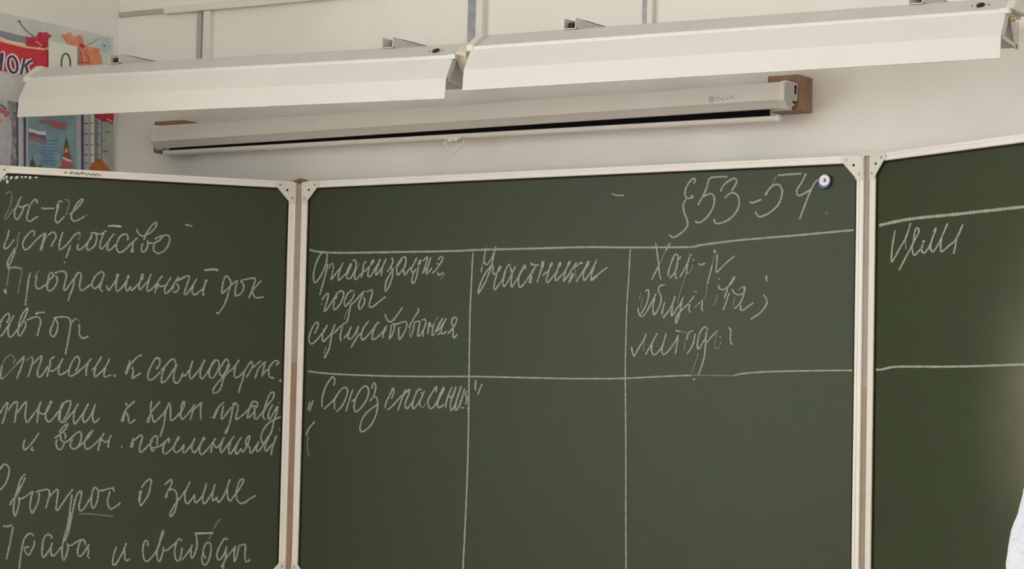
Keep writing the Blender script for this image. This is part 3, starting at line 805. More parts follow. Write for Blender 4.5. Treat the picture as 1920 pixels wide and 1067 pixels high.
body.append([(cx, cy, 1.475, 0.052), (cx, cy+0.005, 1.40, 0.055)])
body.append([(cx, cy, 1.30, 0.115), (cx, cy, 1.12, 0.105), (cx, cy, 0.98, 0.108), (cx, cy, 0.94, 0.100)])
body.append([LS + (0.044,), LE_ + (0.036,), LW + (0.024,)])
body.append([RS + (0.044,), RE + (0.036,), RW + (0.024,)])
for s in (-1, 1):
    body.append([(cx+s*0.080, cy, 0.90, 0.080), (cx+s*0.09, cy-0.01, 0.48, 0.052), (cx+s*0.09, cy+0.015, 0.10, 0.034), (cx+s*0.092, cy+0.11, 0.04, 0.030)])
body += hand(LW, (0.75, 0.10, -0.45), (0.2, 0.9, 0.2), (0.35, 0.45, -0.2))
body += hand(RW, (0.0, 0.15, -1), (-0.1, 0.98, 0.1), (-0.9, 0.1, 0))
# head turned to the board, face towards +y
hz = 1.585
ex = [((cx, cy+0.012, hz+0.02), 0.098, (0.80, 0.98, 1.12)), ((cx, cy+0.035, hz-0.055), 0.062, (0.86, 0.95, 0.90)), ((cx, cy+0.112, hz-0.012), 0.017, (0.75, 1.0, 1.25)),
      ((cx, cy+0.100, hz+0.018), 0.012, (0.7, 0.9, 2.2)), ((cx, cy+0.094, hz-0.055), 0.018, (1.3, 0.55, 0.32)), ((cx, cy+0.092, hz-0.066), 0.017, (1.2, 0.6, 0.34)),
      ((cx-0.032, cy+0.086, hz+0.014), 0.013, (1.1, 0.7, 0.75)), ((cx+0.032, cy+0.086, hz+0.014), 0.013, (1.1, 0.7, 0.75)),
      ((cx-0.079, cy+0.005, hz-0.005), 0.026, (0.35, 0.75, 1.15)), ((cx+0.079, cy+0.005, hz-0.005), 0.026, (0.35, 0.75, 1.15)),
      ((cx, cy, 1.32), 0.15, (1.12, 0.66, 0.72))]
person = capsules(body, 'person', skin, None, 0.0065, 4, ex)
tag(person, 'person in a white shirt at the right edge of the picture, mostly out of view', 'person')
sh = []
sh.append([(cx, cy, 1.30, 0.128), (cx, cy, 1.12, 0.122), (cx, cy, 0.98, 0.130), (cx, cy, 0.93, 0.130)])
sh.append([(cx-0.165, cy+0.005, 1.362, 0.062), (cx-0.215, cy+0.008, 1.30, 0.064), (LE_[0]+0.030, LE_[1], 1.17, 0.060), (LE_[0]+0.004, LE_[1], LE_[2]+0.005, 0.054), (LE_[0]+0.075, LE_[1]-0.05, LE_[2]-0.04, 0.045), (LW[0]-0.022, LW[1]+0.012, LW[2]+0.008, 0.036)])
sh.append([(cx+0.165, cy+0.005, 1.362, 0.062), (RS[0]+0.02, RS[1], 1.28, 0.060), RE + (0.050,), (RW[0], RW[1]-0.02, RW[2]+0.06, 0.038)])
sh.append([(cx, cy+0.002, 1.425, 0.064), (cx, cy+0.006, 1.395, 0.075)])
shirt = capsules(sh, 'shirt', cloth, person, 0.0075, 5, [((cx, cy, 1.30), 0.17, (1.12, 0.70, 0.80)), ((cx, cy, 0.97), 0.165, (1.10, 0.82, 0.75)), ((cx-0.07, cy, 0.90), 0.115, (1.08, 1.12, 0.85)), ((cx+0.07, cy, 0.90), 0.115, (1.08, 1.12, 0.85)), ((cx-0.10, cy, 1.365), 0.085, (1.1, 0.85, 0.72)), ((cx+0.10, cy, 1.365), 0.085, (1.1, 0.85, 0.72))], disp=0.007)
tr_ = []
for s in (-1, 1):
    tr_.append([(cx+s*0.075, cy, 0.88, 0.102), (cx+s*0.088, cy-0.005, 0.70, 0.088), (cx+s*0.092, cy-0.008, 0.48, 0.068), (cx+s*0.092, cy+0.012, 0.10, 0.056)])
capsules(tr_, 'trousers', trouser, person, 0.009, 4, [((cx, cy, 0.90), 0.135, (1.1, 0.82, 0.6))])
for s in (-1, 1):
    capsules([[(cx+s*0.092, cy-0.02, 0.040, 0.038), (cx+s*0.094, cy+0.06, 0.036, 0.040), (cx+s*0.096, cy+0.155, 0.030, 0.030)]], 'shoe', shoem, person, 0.007, 3)
capsules([], 'hair', hairm, person, 0.008, 3, [((cx, cy-0.018, hz+0.045), 0.108, (0.86, 0.95, 1.02)), ((cx, cy-0.055, hz-0.03), 0.080, (0.92, 0.62, 1.05)), ((cx-0.055, cy-0.01, hz+0.01), 0.045, (0.55, 0.9, 1.2)), ((cx+0.055, cy-0.01, hz+0.01), 0.045, (0.55, 0.9, 1.2))])
for s in (-1, 1):
    eb = MB()
    eb.cyl((cx+s*0.032, cy+0.0925, hz+0.014), (cx+s*0.032, cy+0.0975, hz+0.014), 0.0095, 0.0062, 16, 0)
    eb.cyl((cx+s*0.032, cy+0.097, hz+0.014), (cx+s*0.032, cy+0.0985, hz+0.014), 0.0052, 0.0045, 14, 1)
    eb.build('eye', [white, hairm], person, smooth=True)
A = 10.6667
chalk(P_L, PL_L, 0, 340, A, '''
f105,265 160,215 205,215 240,285 215,440 160,590 88,735 140,745 200,650 290,530
430,310 390,370 350,470 300,580 290,700 340,765 400,690 450,590 475,520
350,480 430,522 500,490 590,460
735,445 742,390 695,365 640,420 590,510 560,620 532,740 590,803 680,750 765,695
f540,470 625,462
830,525 870,545 980,543 1085,542
w1165,450 1145,560
1250,430 1210,385 1170,440 1150,560 1115,680 1110,780 1150,832 1210,780 1290,700
f1290,365 1365,380 1382,450 1345,580 1325,690
1390,665 1470,600 1580,490 1660,380 1640,355 1570,410 1500,510 1440,640 1425,730 1490,797 1590,760 1690,700
f1690,700 1755,660''', 'two chalked syllables joined by a dash')
chalk(P_L, PL_L, 0, 410, A, '''
180,225 150,370 95,500 85,590 145,590 230,490 290,410
f400,260 360,360 340,540 310,620
310,620 270,740 210,880 160,960
310,580 260,660 180,800 140,920 160,960
675,350 690,270 670,240 600,270 520,360 460,470 470,590 520,622 600,565 720,430 850,315
w900,280 890,380 850,500 815,640
f850,430 960,340
960,335 1050,270 1100,290 1120,370 1070,460 1025,560
f850,315 900,285
1260,265 1220,380 1185,520 1195,620 1270,580 1380,470 1480,340 1560,285 1610,285
f1610,290 1590,390 1560,440
1410,530 1370,650 1320,790
w1295,860 1290,890
1570,500 1545,590 1590,622 1700,540 1780,440 1850,330''', 'tall chalk word written below the dashed syllables')
chalk(P_L, PL_L, 160, 405, A, '''
0,580 60,510 130,380
105,355 180,335 215,370 225,470 180,600 60,682 25,620 65,500
100,355 190,335 260,365 340,350 420,290
370,350 320,470 290,600 315,660 370,620 450,520 520,420 585,350
500,440 450,560 440,660 470,690 540,640 610,570
b450,205 560,195 720,215
845,490 850,400 790,360 710,400 650,490 620,600 640,690 690,730 790,680 900,570 1050,430
960,520 945,640
w945,640 930,735
1020,260 1060,340 1110,390 1190,390 1260,290 1340,180 1410,130 1430,170 1370,270 1280,350 1210,380 1170,480
1150,540 1120,660 1150,722 1210,680 1250,570 1240,480
1250,540 1370,540
1380,470 1470,420 1600,385 1670,400 1690,480 1650,600 1570,700 1460,747 1370,690 1370,600 1400,530 1480,490 1550,415''', 'end of the second chalk word with a bar over it')
chalk(P_L, PL_L, 0, 480, A, '''
160,225 185,290
f180,290 165,400 135,610
w95,660 115,755
140,225 240,232 330,225 430,262
f440,262 425,400 390,560 360,760
f655,310 610,340
600,350 570,480 550,640 530,800
530,800 512,930
w508,930 512,985
f780,290 720,380 680,430
745,400 712,520 720,620 780,655 860,612 940,560
940,600 970,420 1000,345 1050,340 1065,400 1020,450 980,480 950,590 945,660 990,702 1070,650 1130,550 1145,460 1115,385
1090,345 1180,315 1290,315 1330,400 1300,520 1275,670 1320,672 1400,560 1490,440 1560,350
1490,450 1540,350 1600,335 1625,400 1600,520 1595,640 1640,690 1720,640 1820,570
1490,450 1460,620 1400,780 1360,900''', 'start of the third and longest chalk word')
chalk(P_L, PL_L, 170, 490, A, '''
0,480 20,440
215,200 100,290 30,430 40,520 90,542 160,490 230,370 265,260 215,200
250,300 215,430 185,540 240,612
320,480 362,580 430,490 500,390 545,250
w545,250 535,320
530,330 510,440 510,560 540,597 620,530 700,420 760,280
w760,280 735,350
730,370 700,520 735,592 800,500
800,500 825,580 900,510 980,420
980,420 1030,260
w1045,250 1010,380
1000,390 965,480 985,567 1070,480 1150,390 1210,245
1170,370 1130,520 1140,602 1200,570 1290,480 1370,370 1440,285
w1350,430 1300,560
1310,530 1285,640
1345,470 1400,500 1500,480 1560,390 1610,315
1540,430 1485,540 1480,610 1510,642 1600,560 1680,430 1760,310
w1660,480 1620,560
1640,590 1690,622 1762,550 1750,490 1715,440
1715,400 1800,360 1900,310''', 'middle letters of the long chalk word')
chalk(P_L, PL_L, 330, 490, A, '''
0,390 100,340 240,290 265,320 230,440 190,560 165,640 200,667 270,580 350,460 420,340
350,500 320,600 370,672 450,620 540,540 600,380
w615,360 595,420
590,430 555,560 540,640
w555,640 535,690
b560,182 640,170 750,160 850,182
--
920,650 920,560 940,440 980,310 1020,295 1080,370 1110,440
920,650 1000,580 1120,460 1240,375
1100,440 1060,590 1010,760 950,900 880,1000 830,1042 800,1020
1230,400 1200,500 1180,640 1210,692 1300,640 1350,550 1350,460 1285,395
1290,385 1400,360 1560,335 1582,390 1540,510 1500,630 1455,745
1710,385 1620,480 1530,600 1590,725 1680,722 1760,715''', 'end of the long chalk word with a bar over it | short chalk word after the longest one')
chalk(P_L, PL_L, 0, 570, A, '''
w140,380 145,340
150,350 190,280 170,190 90,240 20,360 0,480
0,645 40,620 110,520 200,370 280,225
200,390 160,520 180,650 230,652 310,560 370,490
370,480 390,370 440,220 550,70
550,70 550,130 490,280 430,400 370,480 360,590 390,642 450,570 515,430 500,350 440,370
530,325 640,280 740,255 800,290 812,380 780,500 740,650
w705,205 770,172
770,172 900,165
1080,290 1140,350 1155,460 1120,590 1060,657 1010,600 1010,520 1050,420 1090,310
1070,285 1200,260 1340,265 1390,300 1412,370 1400,500 1370,680 1340,850 1305,1010
1400,430 1460,340 1520,285
f1520,285 1590,350
1580,400 1590,500 1580,580 1610,650 1670,687 1770,640''', 'short chalk word with a bar over its middle letter')
chalk(P_L, PL_L, 0, 640, A, '''
f260,450 295,370 250,285 180,280 90,370 40,480
40,480 20,620 10,742 90,720
f90,720 200,600 330,460
330,460 490,295
480,330 430,500 330,755
f510,390 630,305
635,300 655,400 610,560 560,720
660,460 740,370 830,300 810,430 760,560 750,680 800,712 870,640 960,490
1100,300 1010,370 1000,480 960,620 945,720
990,590 1060,592 1170,500 1260,340
1210,430 1170,590 1190,662 1260,650 1370,570
1510,600 1560,510 1590,390 1560,310 1500,330 1420,460 1380,590 1390,692 1480,670 1610,570 1740,450 1830,340
1765,440 1725,560 1725,695''', 'chalk word in the fifth line, cut by the wing edge')
chalk(P_L, PL_L, 170, 650, A, '''
20,480 110,380 220,195
100,420 70,560 100,602 180,530 290,420 380,235
300,430 265,540 280,607 350,590 410,560
w478,560 480,605
--
770,270 785,340
w780,340 700,560
1015,170 940,200 870,270 800,350
w1000,165 1025,180
830,400 850,500 830,630 900,590 1010,525
--
w1310,450 1340,410
1320,440 1360,400 1387,290 1350,220 1280,260 1210,390 1150,530 1145,630 1190,672 1280,620 1400,500
1400,490 1500,380 1600,270 1660,250 1702,330 1690,420
1480,430 1430,560 1415,690 1440,722 1530,650 1640,480 1740,370
1700,400 1668,540 1660,660 1710,732 1780,680 1850,520
1850,600 1930,545''', 'end of the cut chalk word, with a full stop | single chalk letter between two words | start of the long chalk word beside the hinge')
chalk(P_L, PL_L, 350, 650, A, '''
0,540 70,440 120,280
115,300 60,500 60,600 90,642 170,560 280,420 370,255
330,330 270,520 280,620 310,642 400,540 480,410 590,255
590,255 520,310 470,440 450,560 480,632 540,610 610,500 650,380 640,300 590,255
850,330 790,250 720,350 660,470 670,560 720,580 790,470
w850,340 790,500
800,480 740,640 700,780 650,880 560,932 520,900 570,790 680,660 800,540 960,400 1050,260
980,400 950,520 960,600 990,622 1080,570 1170,470 1240,360 1300,285
1160,480 1120,650 1070,800 1040,930
1300,300 1310,410 1190,620
1320,430 1400,350 1490,285
1590,295 1450,420 1365,640
1560,340 1530,480 1500,600
1510,570 1610,450
1800,385 1800,350 1850,320 1790,280 1720,320 1650,420 1640,520 1660,610 1750,627
--
w1860,660 1895,700''', 'long chalk word beside the hinge | chalk dot at the hinge')
chalk(P_L, PL_L, 0, 730, A, '''
0,490 60,370 150,265 130,400 90,560 40,695
160,430 240,310 330,245 342,330 320,480 290,675
350,470 430,350 520,250 520,380 500,520 520,630 550,662 640,540 750,400 820,245
800,290 770,440 740,680
790,460 850,500 920,470 980,360 1020,230
w1030,230 1000,300
970,330 915,480 920,590 980,652 1080,560 1180,430
w1270,270 1200,420
1270,270 1400,225 1410,300 1370,430 1310,560 1260,630
w1200,420 1180,620
1180,620 1280,660 1400,520 1500,400 1570,280
1500,400 1470,560 1490,692 1560,620 1680,450 1770,280
1710,390 1655,560 1690,662 1760,600 1850,450 1910,290
1880,400 1850,560 1890,660 1960,610 1990,570''', 'chalk word in the sixth line, first letter cut by the wing edge')
chalk(P_L, PL_L, 200, 735, A, '''
395,210 395,280
w370,380 305,600
565,180 470,260 390,350 370,390
385,400 430,490 440,590 480,622 570,550
--
900,180 880,290 880,420 850,520
w850,500 820,620
1070,190 980,290 890,400
895,440 930,570 960,602 1050,520 1160,400 1250,215
1250,215 1180,390 1160,560 1120,740 1065,900
1255,215 1275,300 1275,470 1290,572 1370,520 1480,400 1545,300 1555,180
1550,180 1500,260 1490,380 1480,480 1510,547 1580,490 1680,370 1770,240
1740,330 1710,430 1670,570
1740,350 1830,270 1900,215 1880,330 1885,560''', 'single chalk letter in the sixth line | abbreviated chalk word in the sixth line')
chalk(P_L, PL_L, 370, 725, A, '''
f265,595 270,630
--
w320,640 400,450
400,450 460,370 540,310
520,380 500,500 480,600 500,652 590,530 690,400
w700,370 790,320
720,380 680,580 650,720 610,830
w610,830 555,950
805,350 810,450 780,560 780,662 880,590 1000,480 1090,390 1150,385 1200,430
1190,420 1205,340 1150,295 1090,320 1050,420 1020,530 1000,622 1060,590 1140,490
1140,390 1150,520 1140,610 1170,657 1240,590 1330,480
1330,490 1370,350 1420,210 1480,120 1530,120 1520,220 1440,330 1370,420 1320,540 1320,620 1360,657
1510,360 1450,460 1415,590 1440,657 1500,570 1600,390
1610,390 1580,550 1530,690 1480,907 1400,1037 1330,1137 1290,1087 1275,1007 1300,907 1380,777 1500,677 1690,600
--
f1630,830 1660,890
--
f1610,330 1660,340''', 'chalk dot after the abbreviated word | chalk word whose tail loops down into the next line')
chalk(P_L, PL_L, 30, 775, A, '''
180,520 150,620 160,722 210,710 330,580 455,395
330,660 315,735 370,742
--
765,500 880,420 990,310 1035,210 970,250 900,330 870,390
960,370 990,440 980,520
890,440 900,530 970,580 1070,530 1170,430 1250,370
820,520 800,600 830,700 900,722 950,640 970,580
1140,520 1090,590 1090,670 1140,712 1220,690 1280,590 1310,450 1290,380 1240,370
1220,690 1340,590 1450,470 1540,340 1470,400 1390,530 1370,640 1410,712 1500,680 1620,570 1710,480 1765,390
1710,490 1670,620 1635,755
1720,520 1790,580 1860,530 1900,430
1870,530 1845,620 1850,690''', 'single small chalk letter | abbreviated chalk word in small hand')
chalk(P_L, PL_L, 200, 790, A, '''
300,490 300,540
--
530,330 520,400
w520,400 492,530
540,390 620,320 690,270 712,320 680,450 655,560 680,622 770,550 870,440
w900,360 885,430
880,430 920,340 980,290 1017,320 1010,420 1000,490
880,440 880,520 920,602 960,555
900,530 1000,520 1100,470 1190,390 1240,340
1240,440 1245,340 1170,420 1130,520 1130,620 1180,652 1260,590 1350,490 1450,300
w1450,300 1400,400
1400,380 1350,490 1350,590 1400,627 1470,570 1555,460
1550,470 1525,580 1550,632 1640,540 1720,430 1765,335
1730,420 1700,530 1720,600 1760,622 1830,540 1900,400''', 'small chalk dot | start of the small chalk word before the hinge')
chalk(P_L, PL_L, 370, 780, A, '''
0,680 60,570 150,420
w150,420 110,490
110,460 50,620 50,730 90,772 170,700 280,570 370,440
300,590 265,745
320,500 340,590 390,632 460,560 545,420
510,490 460,640 480,737 560,640 650,520 740,400
670,520 630,650 650,767 720,680 800,550 880,425
820,520 760,680 790,767 850,690 890,640
870,660 910,722 980,620 1040,480 1050,400 1010,420 970,500 970,560 1010,590 1050,630 1050,710 1080,742 1150,640 1240,495
1220,540 1180,650 1200,712 1270,650 1350,520 1430,400
w1430,400 1380,520
1380,520 1350,650 1380,702 1450,620 1540,510 1580,390
1560,470 1500,640 1480,730 1485,790''', 'end of the small chalk word before the hinge')
chalk(P_L, PL_L, 0, 860, A, '''
0,220 50,140 90,110 150,140 185,210 170,340 120,480 50,580 0,630
--
515,310 440,370 390,480 350,620 300,760 280,900 270,1060 300,1145 340,1060 370,950 385,850 370,770
505,380 450,500 380,640 310,770 240,840 195,940
w400,560 340,660
380,790 430,800 540,740 660,650
660,650 620,800 600,950 620,1050 650,1092 690,1020 750,900 780,780 780,680
720,685 760,650 860,630 950,615 990,660 980,740
970,800 940,900 915,1000
960,800 1050,690 1130,620 1160,630 1150,750 1130,900 1120,1000 1150,1032 1240,910 1350,750 1460,610
1440,720 1420,860 1400,1000 1380,1220 1340,1400
1620,640 1540,720 1490,880 1450,1060 1430,1180 1400,1330
w1415,1080 1395,1300
1620,640 1630,720 1600,850 1580,960 1600,1042 1660,1020 1760,870 1850,720''', 'round chalk stroke cut by the wing edge | large chalk word with a long double descender')
chalk(P_L, PL_L, 120, 880, A, '''
620,350 570,440 550,600 550,720 590,782 640,700 680,560 680,430 620,350
680,420 760,425 880,390 985,385 1000,450
985,345 970,385
920,440 890,530 870,640 890,740 940,792 1030,750 1130,670
--
1550,380 1610,280 1700,205 1745,220 1730,340 1690,500 1620,620 1530,737
w1540,420 1500,630
1500,620 1530,737
--
f290,890 520,895 800,920 1000,945''', 'end of the large chalk word | lone round chalk letter | faint chalk scratch under the large word')
chalk(P_L, PL_L, 290, 885, 9.6, '''
180,235 240,175 300,140 310,190 280,270 240,340 190,470
w220,420 190,470
250,330 310,310 370,340 400,420 400,540 380,650 340,750 285,802 275,760 320,660 400,540 500,410 570,310 640,170
580,290 545,390 550,520 580,567 640,530 720,400
720,400 720,520 750,552 820,480 880,380 935,195
910,290 870,420 870,540 900,572 970,480 1050,340 1085,215
1060,320 1040,430 1050,520 1090,490 1130,445
1120,460 1140,547 1190,510 1270,370 1355,130
1310,290 1310,420 1340,512 1380,500 1450,400
1450,410 1540,280 1600,160 1580,125 1530,160 1490,270 1465,390 1480,490 1540,562 1620,550 1720,480 1820,425''', 'chalk word with a long finishing stroke')
chalk(P_L, PL_L, 0, 967, A, '''
60,205 150,217 250,185
265,220 230,400 190,600 125,880
480,460 440,640 410,820 382,1075
490,460 550,380 620,355 685,415
690,490 680,590 630,700 575,787 510,730 490,660 520,630 590,625
1035,460 1032,410 950,375 880,450 850,600 838,760 870,832 930,770 1000,660 1045,540
1020,620 1020,740 1050,805 1120,760 1230,620
1390,60 1370,180 1310,350 1260,540 1240,700 1250,840 1280,892 1330,780 1360,640 1340,550
1415,60 1395,200 1350,380 1290,520
w1390,20 1350,300
1360,600 1430,590 1540,520 1640,480
1700,590 1700,520 1650,475 1590,560 1555,680 1560,790 1610,812 1690,720 1790,565
1760,640 1770,740 1750,800 1790,857''', 'chalk word at the lower corner with a tall middle letter')
chalk(P_L, PL_L, 190, 967, A, '''
305,620 260,740 230,880 230,960 270,987 340,890 430,730 500,545
460,690 470,800 480,890 530,890 570,860
--
930,610 930,530 890,495 850,560 830,680 840,820 880,900 940,902 1040,790 1130,650 1190,480 1240,280
w1240,310 1170,520
1170,520 1120,680 1110,800 1140,900 1170,912 1220,760 1240,610
1240,690 1310,692 1410,610 1500,530 1550,465 1590,470 1600,520
1510,530 1480,620 1465,750 1500,890 1550,902 1590,800 1615,640
1600,895 1700,780 1790,650 1820,575
1800,660 1790,790 1810,852 1860,770 1900,660''', 'single chalk letter in the bottom line | start of the last chalk word')
chalk(P_L, PL_L, 340, 967, A, '''
270,770 310,630 310,480 290,360
b270,355 420,352 640,345
f610,370 540,480
490,860 440,760 450,640 510,540 560,540 592,600 590,720 560,850 510,960 460,987 415,920 415,820 440,720
920,490 900,455 850,475 780,590 730,700 710,820 740,882 790,860 860,760 910,610
895,700 880,850 840,980 845,1075
790,1030 850,940 900,840 1000,720 1100,600
1075,640 1055,780 1060,912 1110,810 1150,620
1150,600 1190,590 1270,575 1282,640 1270,760 1280,880 1310,927 1380,870
--
f780,60 720,140 700,160 640,270''', 'end of the last chalk word | faint wiped chalk smear')
chalk(P_L, PL_L, 0, 0, 1, '''
347,421 361,424''', 'lone short chalk dash')
chalk(P_L, PL_L, 0, 310, 9.6, '''
5,240 0,300
20,255 60,200
60,200 62,265
140,200 115,205 110,250
112,265 140,290 115,320
220,200 182,250
330,195 272,240
378,212 412,212
440,212 485,205
w518,215 565,212
622,215 678,215''', 'thick white marks in the top corner', m='marker', wd=4.2)
pb = MB()
for st in ('1150,150 1200,112 1190,150', '1280,105 1262,160 1290,140 1320,120 1332,160 1370,150 1400,120 1400,165 1450,150 1490,115 1480,165 1530,140 1560,180 1600,150 1660,185 1680,150 1722,195 1732,155 1790,180 1832,185'):
    ribbon(pb, PL_L, S(st, 0, 310, 9.6), 1.5, 0.0076, 0)
pb.build('pencil_scribble', M['pencil'], P_L, normals=False)

# middle panel
B_ = 11.229
chalk(P_C, PL_C, 0, 0, 1, '''580,468 600,472.5 640,474 720,473 840,471 900,468.5 1000,466 1100,463.5 1182,464 1290,463.3 1311,460 1340,456 1390,450 1480,442.5 1540,437 1601,431.5''', 'upper chalk line of the table', wd=3.7)
chalk(P_C, PL_C, 0, 0, 1, '''577,696 600,699 640,702 720,705 800,706 880,706 980,708 1080,710 1170,709.4 1239,706 1296,703.8
f1296,703.8 1342,704 1376,704.5
1376,704.5 1390,701 1430,697.5 1480,696 1540,695 1598,694.5''', 'lower chalk line of the table', wd=3.0)
chalk(P_C, PL_C, 0, 0, 1, '''886.8,474 884,530 881.7,580 880.5,640 879.7,680 878.8,774 877,867 873.4,960 868,1067 866,1110''', 'upright chalk line after the first column', wd=3.0)
chalk(P_C, PL_C, 0, 0, 1, '''1182,467 1179,520 1175.7,571 1173.5,640 1172.6,690 1173,760 1173.5,860 1173.4,967 1174,1067 1174,1120''', 'upright chalk line after the second column', wd=2.7)
chalk(P_C, PL_C, 570, 465, B_, '''
480,110 390,95 320,180 250,330 212,480 200,620 225,732 290,680 370,550 440,400 480,250 492,120
505,320 470,480 430,640 380,820 330,990
t520,440 570,340 600,320 622,390 600,500 570,680
w590,600 570,680
600,640 700,500 780,400 820,310
800,360 730,560 730,682 800,620 880,540
w900,540 1000,320
1020,280 1060,250 1097,300 1080,430 1020,580 960,652 900,630 895,530
930,480 925,560
f1170,320 1120,420
1110,420 1070,540 1080,662 1140,620 1200,530
1320,285 1260,330 1240,470 1205,630
1230,510 1310,460 1390,370
w1470,240 1400,370
1390,400 1350,500 1350,592 1390,602 1460,510 1560,370''', 'first half of the first column heading in chalk')
chalk(P_C, PL_C, 700, 465, B_, '''
0,490 90,350 150,220
120,320 60,470 60,572 120,490 190,400 270,220
220,330 180,460 165,590
370,230 400,215 412,290 370,390 285,510
370,400 402,480 402,600 350,760 300,860 255,917 245,830 280,680 350,550 420,440
f420,440 490,360
490,370 560,270 620,190
w630,190 690,200
690,210 690,280 660,400 580,500 520,572 490,490 510,390 600,240
690,290 640,460 660,572 730,480 800,400
800,430 860,320 920,200
830,370 800,470 830,522 900,440
w1000,250 950,360
950,380 930,500 900,640 850,730 820,742 810,660 850,530 900,440
1040,280 1140,190 1110,330 1040,540
1040,510 1130,420 1210,200
1180,310 1110,540 1180,490 1235,410
1230,540 1320,460 1390,360 1450,260 1462,190 1410,190 1360,260
1330,320 1390,350
1360,500 1370,582 1430,540 1490,520
f1490,520 1470,590 1400,670''', 'second half of the first column heading in chalk')
chalk(P_C, PL_C, 590, 530, 11.857, '''
w153,470 158,492
160,390 220,300 290,235 302,300 270,420 225,570 215,642 290,570 380,430 440,330
w490,280 450,370
440,390 460,300 530,210 610,185 647,240 620,360 550,500 440,602 420,520 440,400
870,200 820,175 740,240 670,380 660,480 685,527 760,450 840,350 890,230
810,460 770,650 740,800 700,890 650,905
f650,830 700,680 760,580
800,490 900,410 1010,280 1115,180
1080,240 1020,360 980,480 985,572 1020,582 1080,500 1112,410 1090,320
1150,215 1260,160 1282,220 1240,380 1210,500 1250,552 1340,500 1460,400 1580,310''', 'short second line of the first column heading')
chalk(P_C, PL_C, 570, 580, A, '''
210,490 260,390 287,290 255,255 190,330 130,460 98,600 140,692 230,640 330,520 400,440 470,310
410,380 370,520 380,642 450,590 550,470 620,295
600,360 560,490 530,650 490,820 400,975
f390,900 445,740
w440,930 400,975
590,490 700,370 810,275
780,330 740,450 725,560 738,642
790,590 880,480 950,340
930,370 890,500 890,592 950,580 1030,480 1090,330
1090,330 1060,440 1030,500
940,770 1010,640 1090,520 1150,480
1150,470 1200,360 1300,230
1190,370 1150,480 1150,582 1180,612 1270,530 1370,410 1480,260
w1480,250 1500,280
1430,330 1370,500 1370,602 1440,580 1560,470 1660,320
1640,380 1590,480 1575,580''', 'first half of the third heading line')
chalk(P_C, PL_C, 710, 570, A, '''
130,460 95,570 80,690
130,200 150,280 200,352 270,340 350,250 430,140 470,70
260,410 240,540 215,692 270,620 310,500 320,410
270,400 360,400 460,370 540,340
f390,470 470,470
400,470 400,600 415,712 490,610 550,480 562,390 535,345
795,80 790,150 720,260 640,400 600,480
f640,420 620,560 625,672
625,672 680,560 712,390
700,380 760,350 830,350
830,350 800,500 780,642 830,620 900,510 942,380 930,310 890,310 860,330
900,500 885,660
w1030,360 1000,450
1000,450 980,610
1010,450 1080,430
f1080,430 1130,340 1190,250
1110,400 1080,500 1070,632 1120,590
1120,570 1200,430 1280,280
1230,350 1170,500 1160,560
1190,540 1280,400 1360,280
1320,350 1260,500 1250,582 1300,592 1360,540
1170,620 1250,570
1380,602 1440,530 1500,460 1550,360 1562,290 1520,265 1470,310 1460,380 1490,450
1490,490 1490,600 1505,682 1580,600''', 'second half of the third heading line with a curl above')
chalk(P_C, PL_C, 885, 455, A, '''
275,95 255,250 240,370 290,442 350,380 420,260 480,70
f230,360 200,480
200,480 180,600
445,210 400,420 350,580 260,800 130,1015 130,950 170,820 250,640 350,500 400,445 422,480 420,600 450,642
450,640 520,580
w520,580 575,460
500,630 460,760 440,890 460,942 540,840 620,720 660,560
780,450 740,440 690,510 650,640 620,800 640,882 710,790 790,640 870,470
760,480 800,620 785,780 790,892 870,780 960,640 1060,460
1075,540 1055,450 980,580 930,730 940,860 970,892 1050,810 1140,680 1260,490
w1170,410 1230,450
1230,450 1340,450
1270,470 1200,620
w1190,650 1155,815''', 'first half of the second column heading')
chalk(P_C, PL_C, 1000, 480, 11.853, '''
w220,110 190,280
190,260 130,440 85,590
200,440 310,340
w420,140 370,250
370,240 330,380 292,520 315,592 410,490 510,360 610,130
w610,130 560,260
540,320 490,460 500,552 590,470 700,340 820,110
w820,110 760,230
750,240 700,410 670,562 750,470 860,300 960,140
w890,380 790,600
1075,180 1075,140 1010,180 900,270
f920,270 940,370 940,480
945,580 1030,450 1130,300 1235,105
w1230,110 1170,270
1160,270 1110,420 1130,542 1190,480 1300,310 1415,80
1350,240 1290,430 1280,547
w1280,547 1420,430
1380,470 1500,360 1650,250''', 'second half of the second column heading')
chalk(P_C, PL_C, 1210, 445, A, '''
205,110 230,250 260,480 280,700 315,850
500,105 400,280
f400,280 290,520
290,520 210,680 120,860
460,780 470,660 530,480 600,340 652,380 640,520 600,680 485,825
715,375 660,450
600,700 600,790 640,832
f905,350 890,390
690,800 780,640 850,500 890,390
w880,345 930,360
820,740 830,640 850,530
f820,740 770,900 710,1080 640,1320
960,430 962,480
f960,540 930,640 840,740
1060,520 1110,550 1200,512
w1390,250 1388,320
f1380,350 1340,550
1340,550 1290,750 1240,930
f1240,930 1225,1100 1200,1223
1440,330 1430,500 1415,690 1480,650 1620,510 1790,370''', 'abbreviation heading the third column')
chalk(P_C, PL_C, 1180, 510, A, '''
f230,400 200,550
f270,510 235,730
310,400 370,355 392,420 360,590 290,750 230,840
170,710 190,820 250,892 340,800 440,620 540,430
510,520 475,680 490,852 570,760 620,640 637,500 590,390 585,320 630,270 715,255
w490,850 520,840
f710,510 720,525
710,600 670,740 650,860
w675,915 700,890
680,910 770,800 860,650 915,480
870,660 850,790 850,882 940,750 1030,620 1080,500
1050,610 1020,760 980,920 935,1030 920,970 960,860 1050,760 1190,630
1200,610 1300,480
w1345,375 1320,400
f1340,380 1290,400
1210,650 1190,750 1230,812
f1310,720 1380,640''', 'first half of the second line of the third heading')
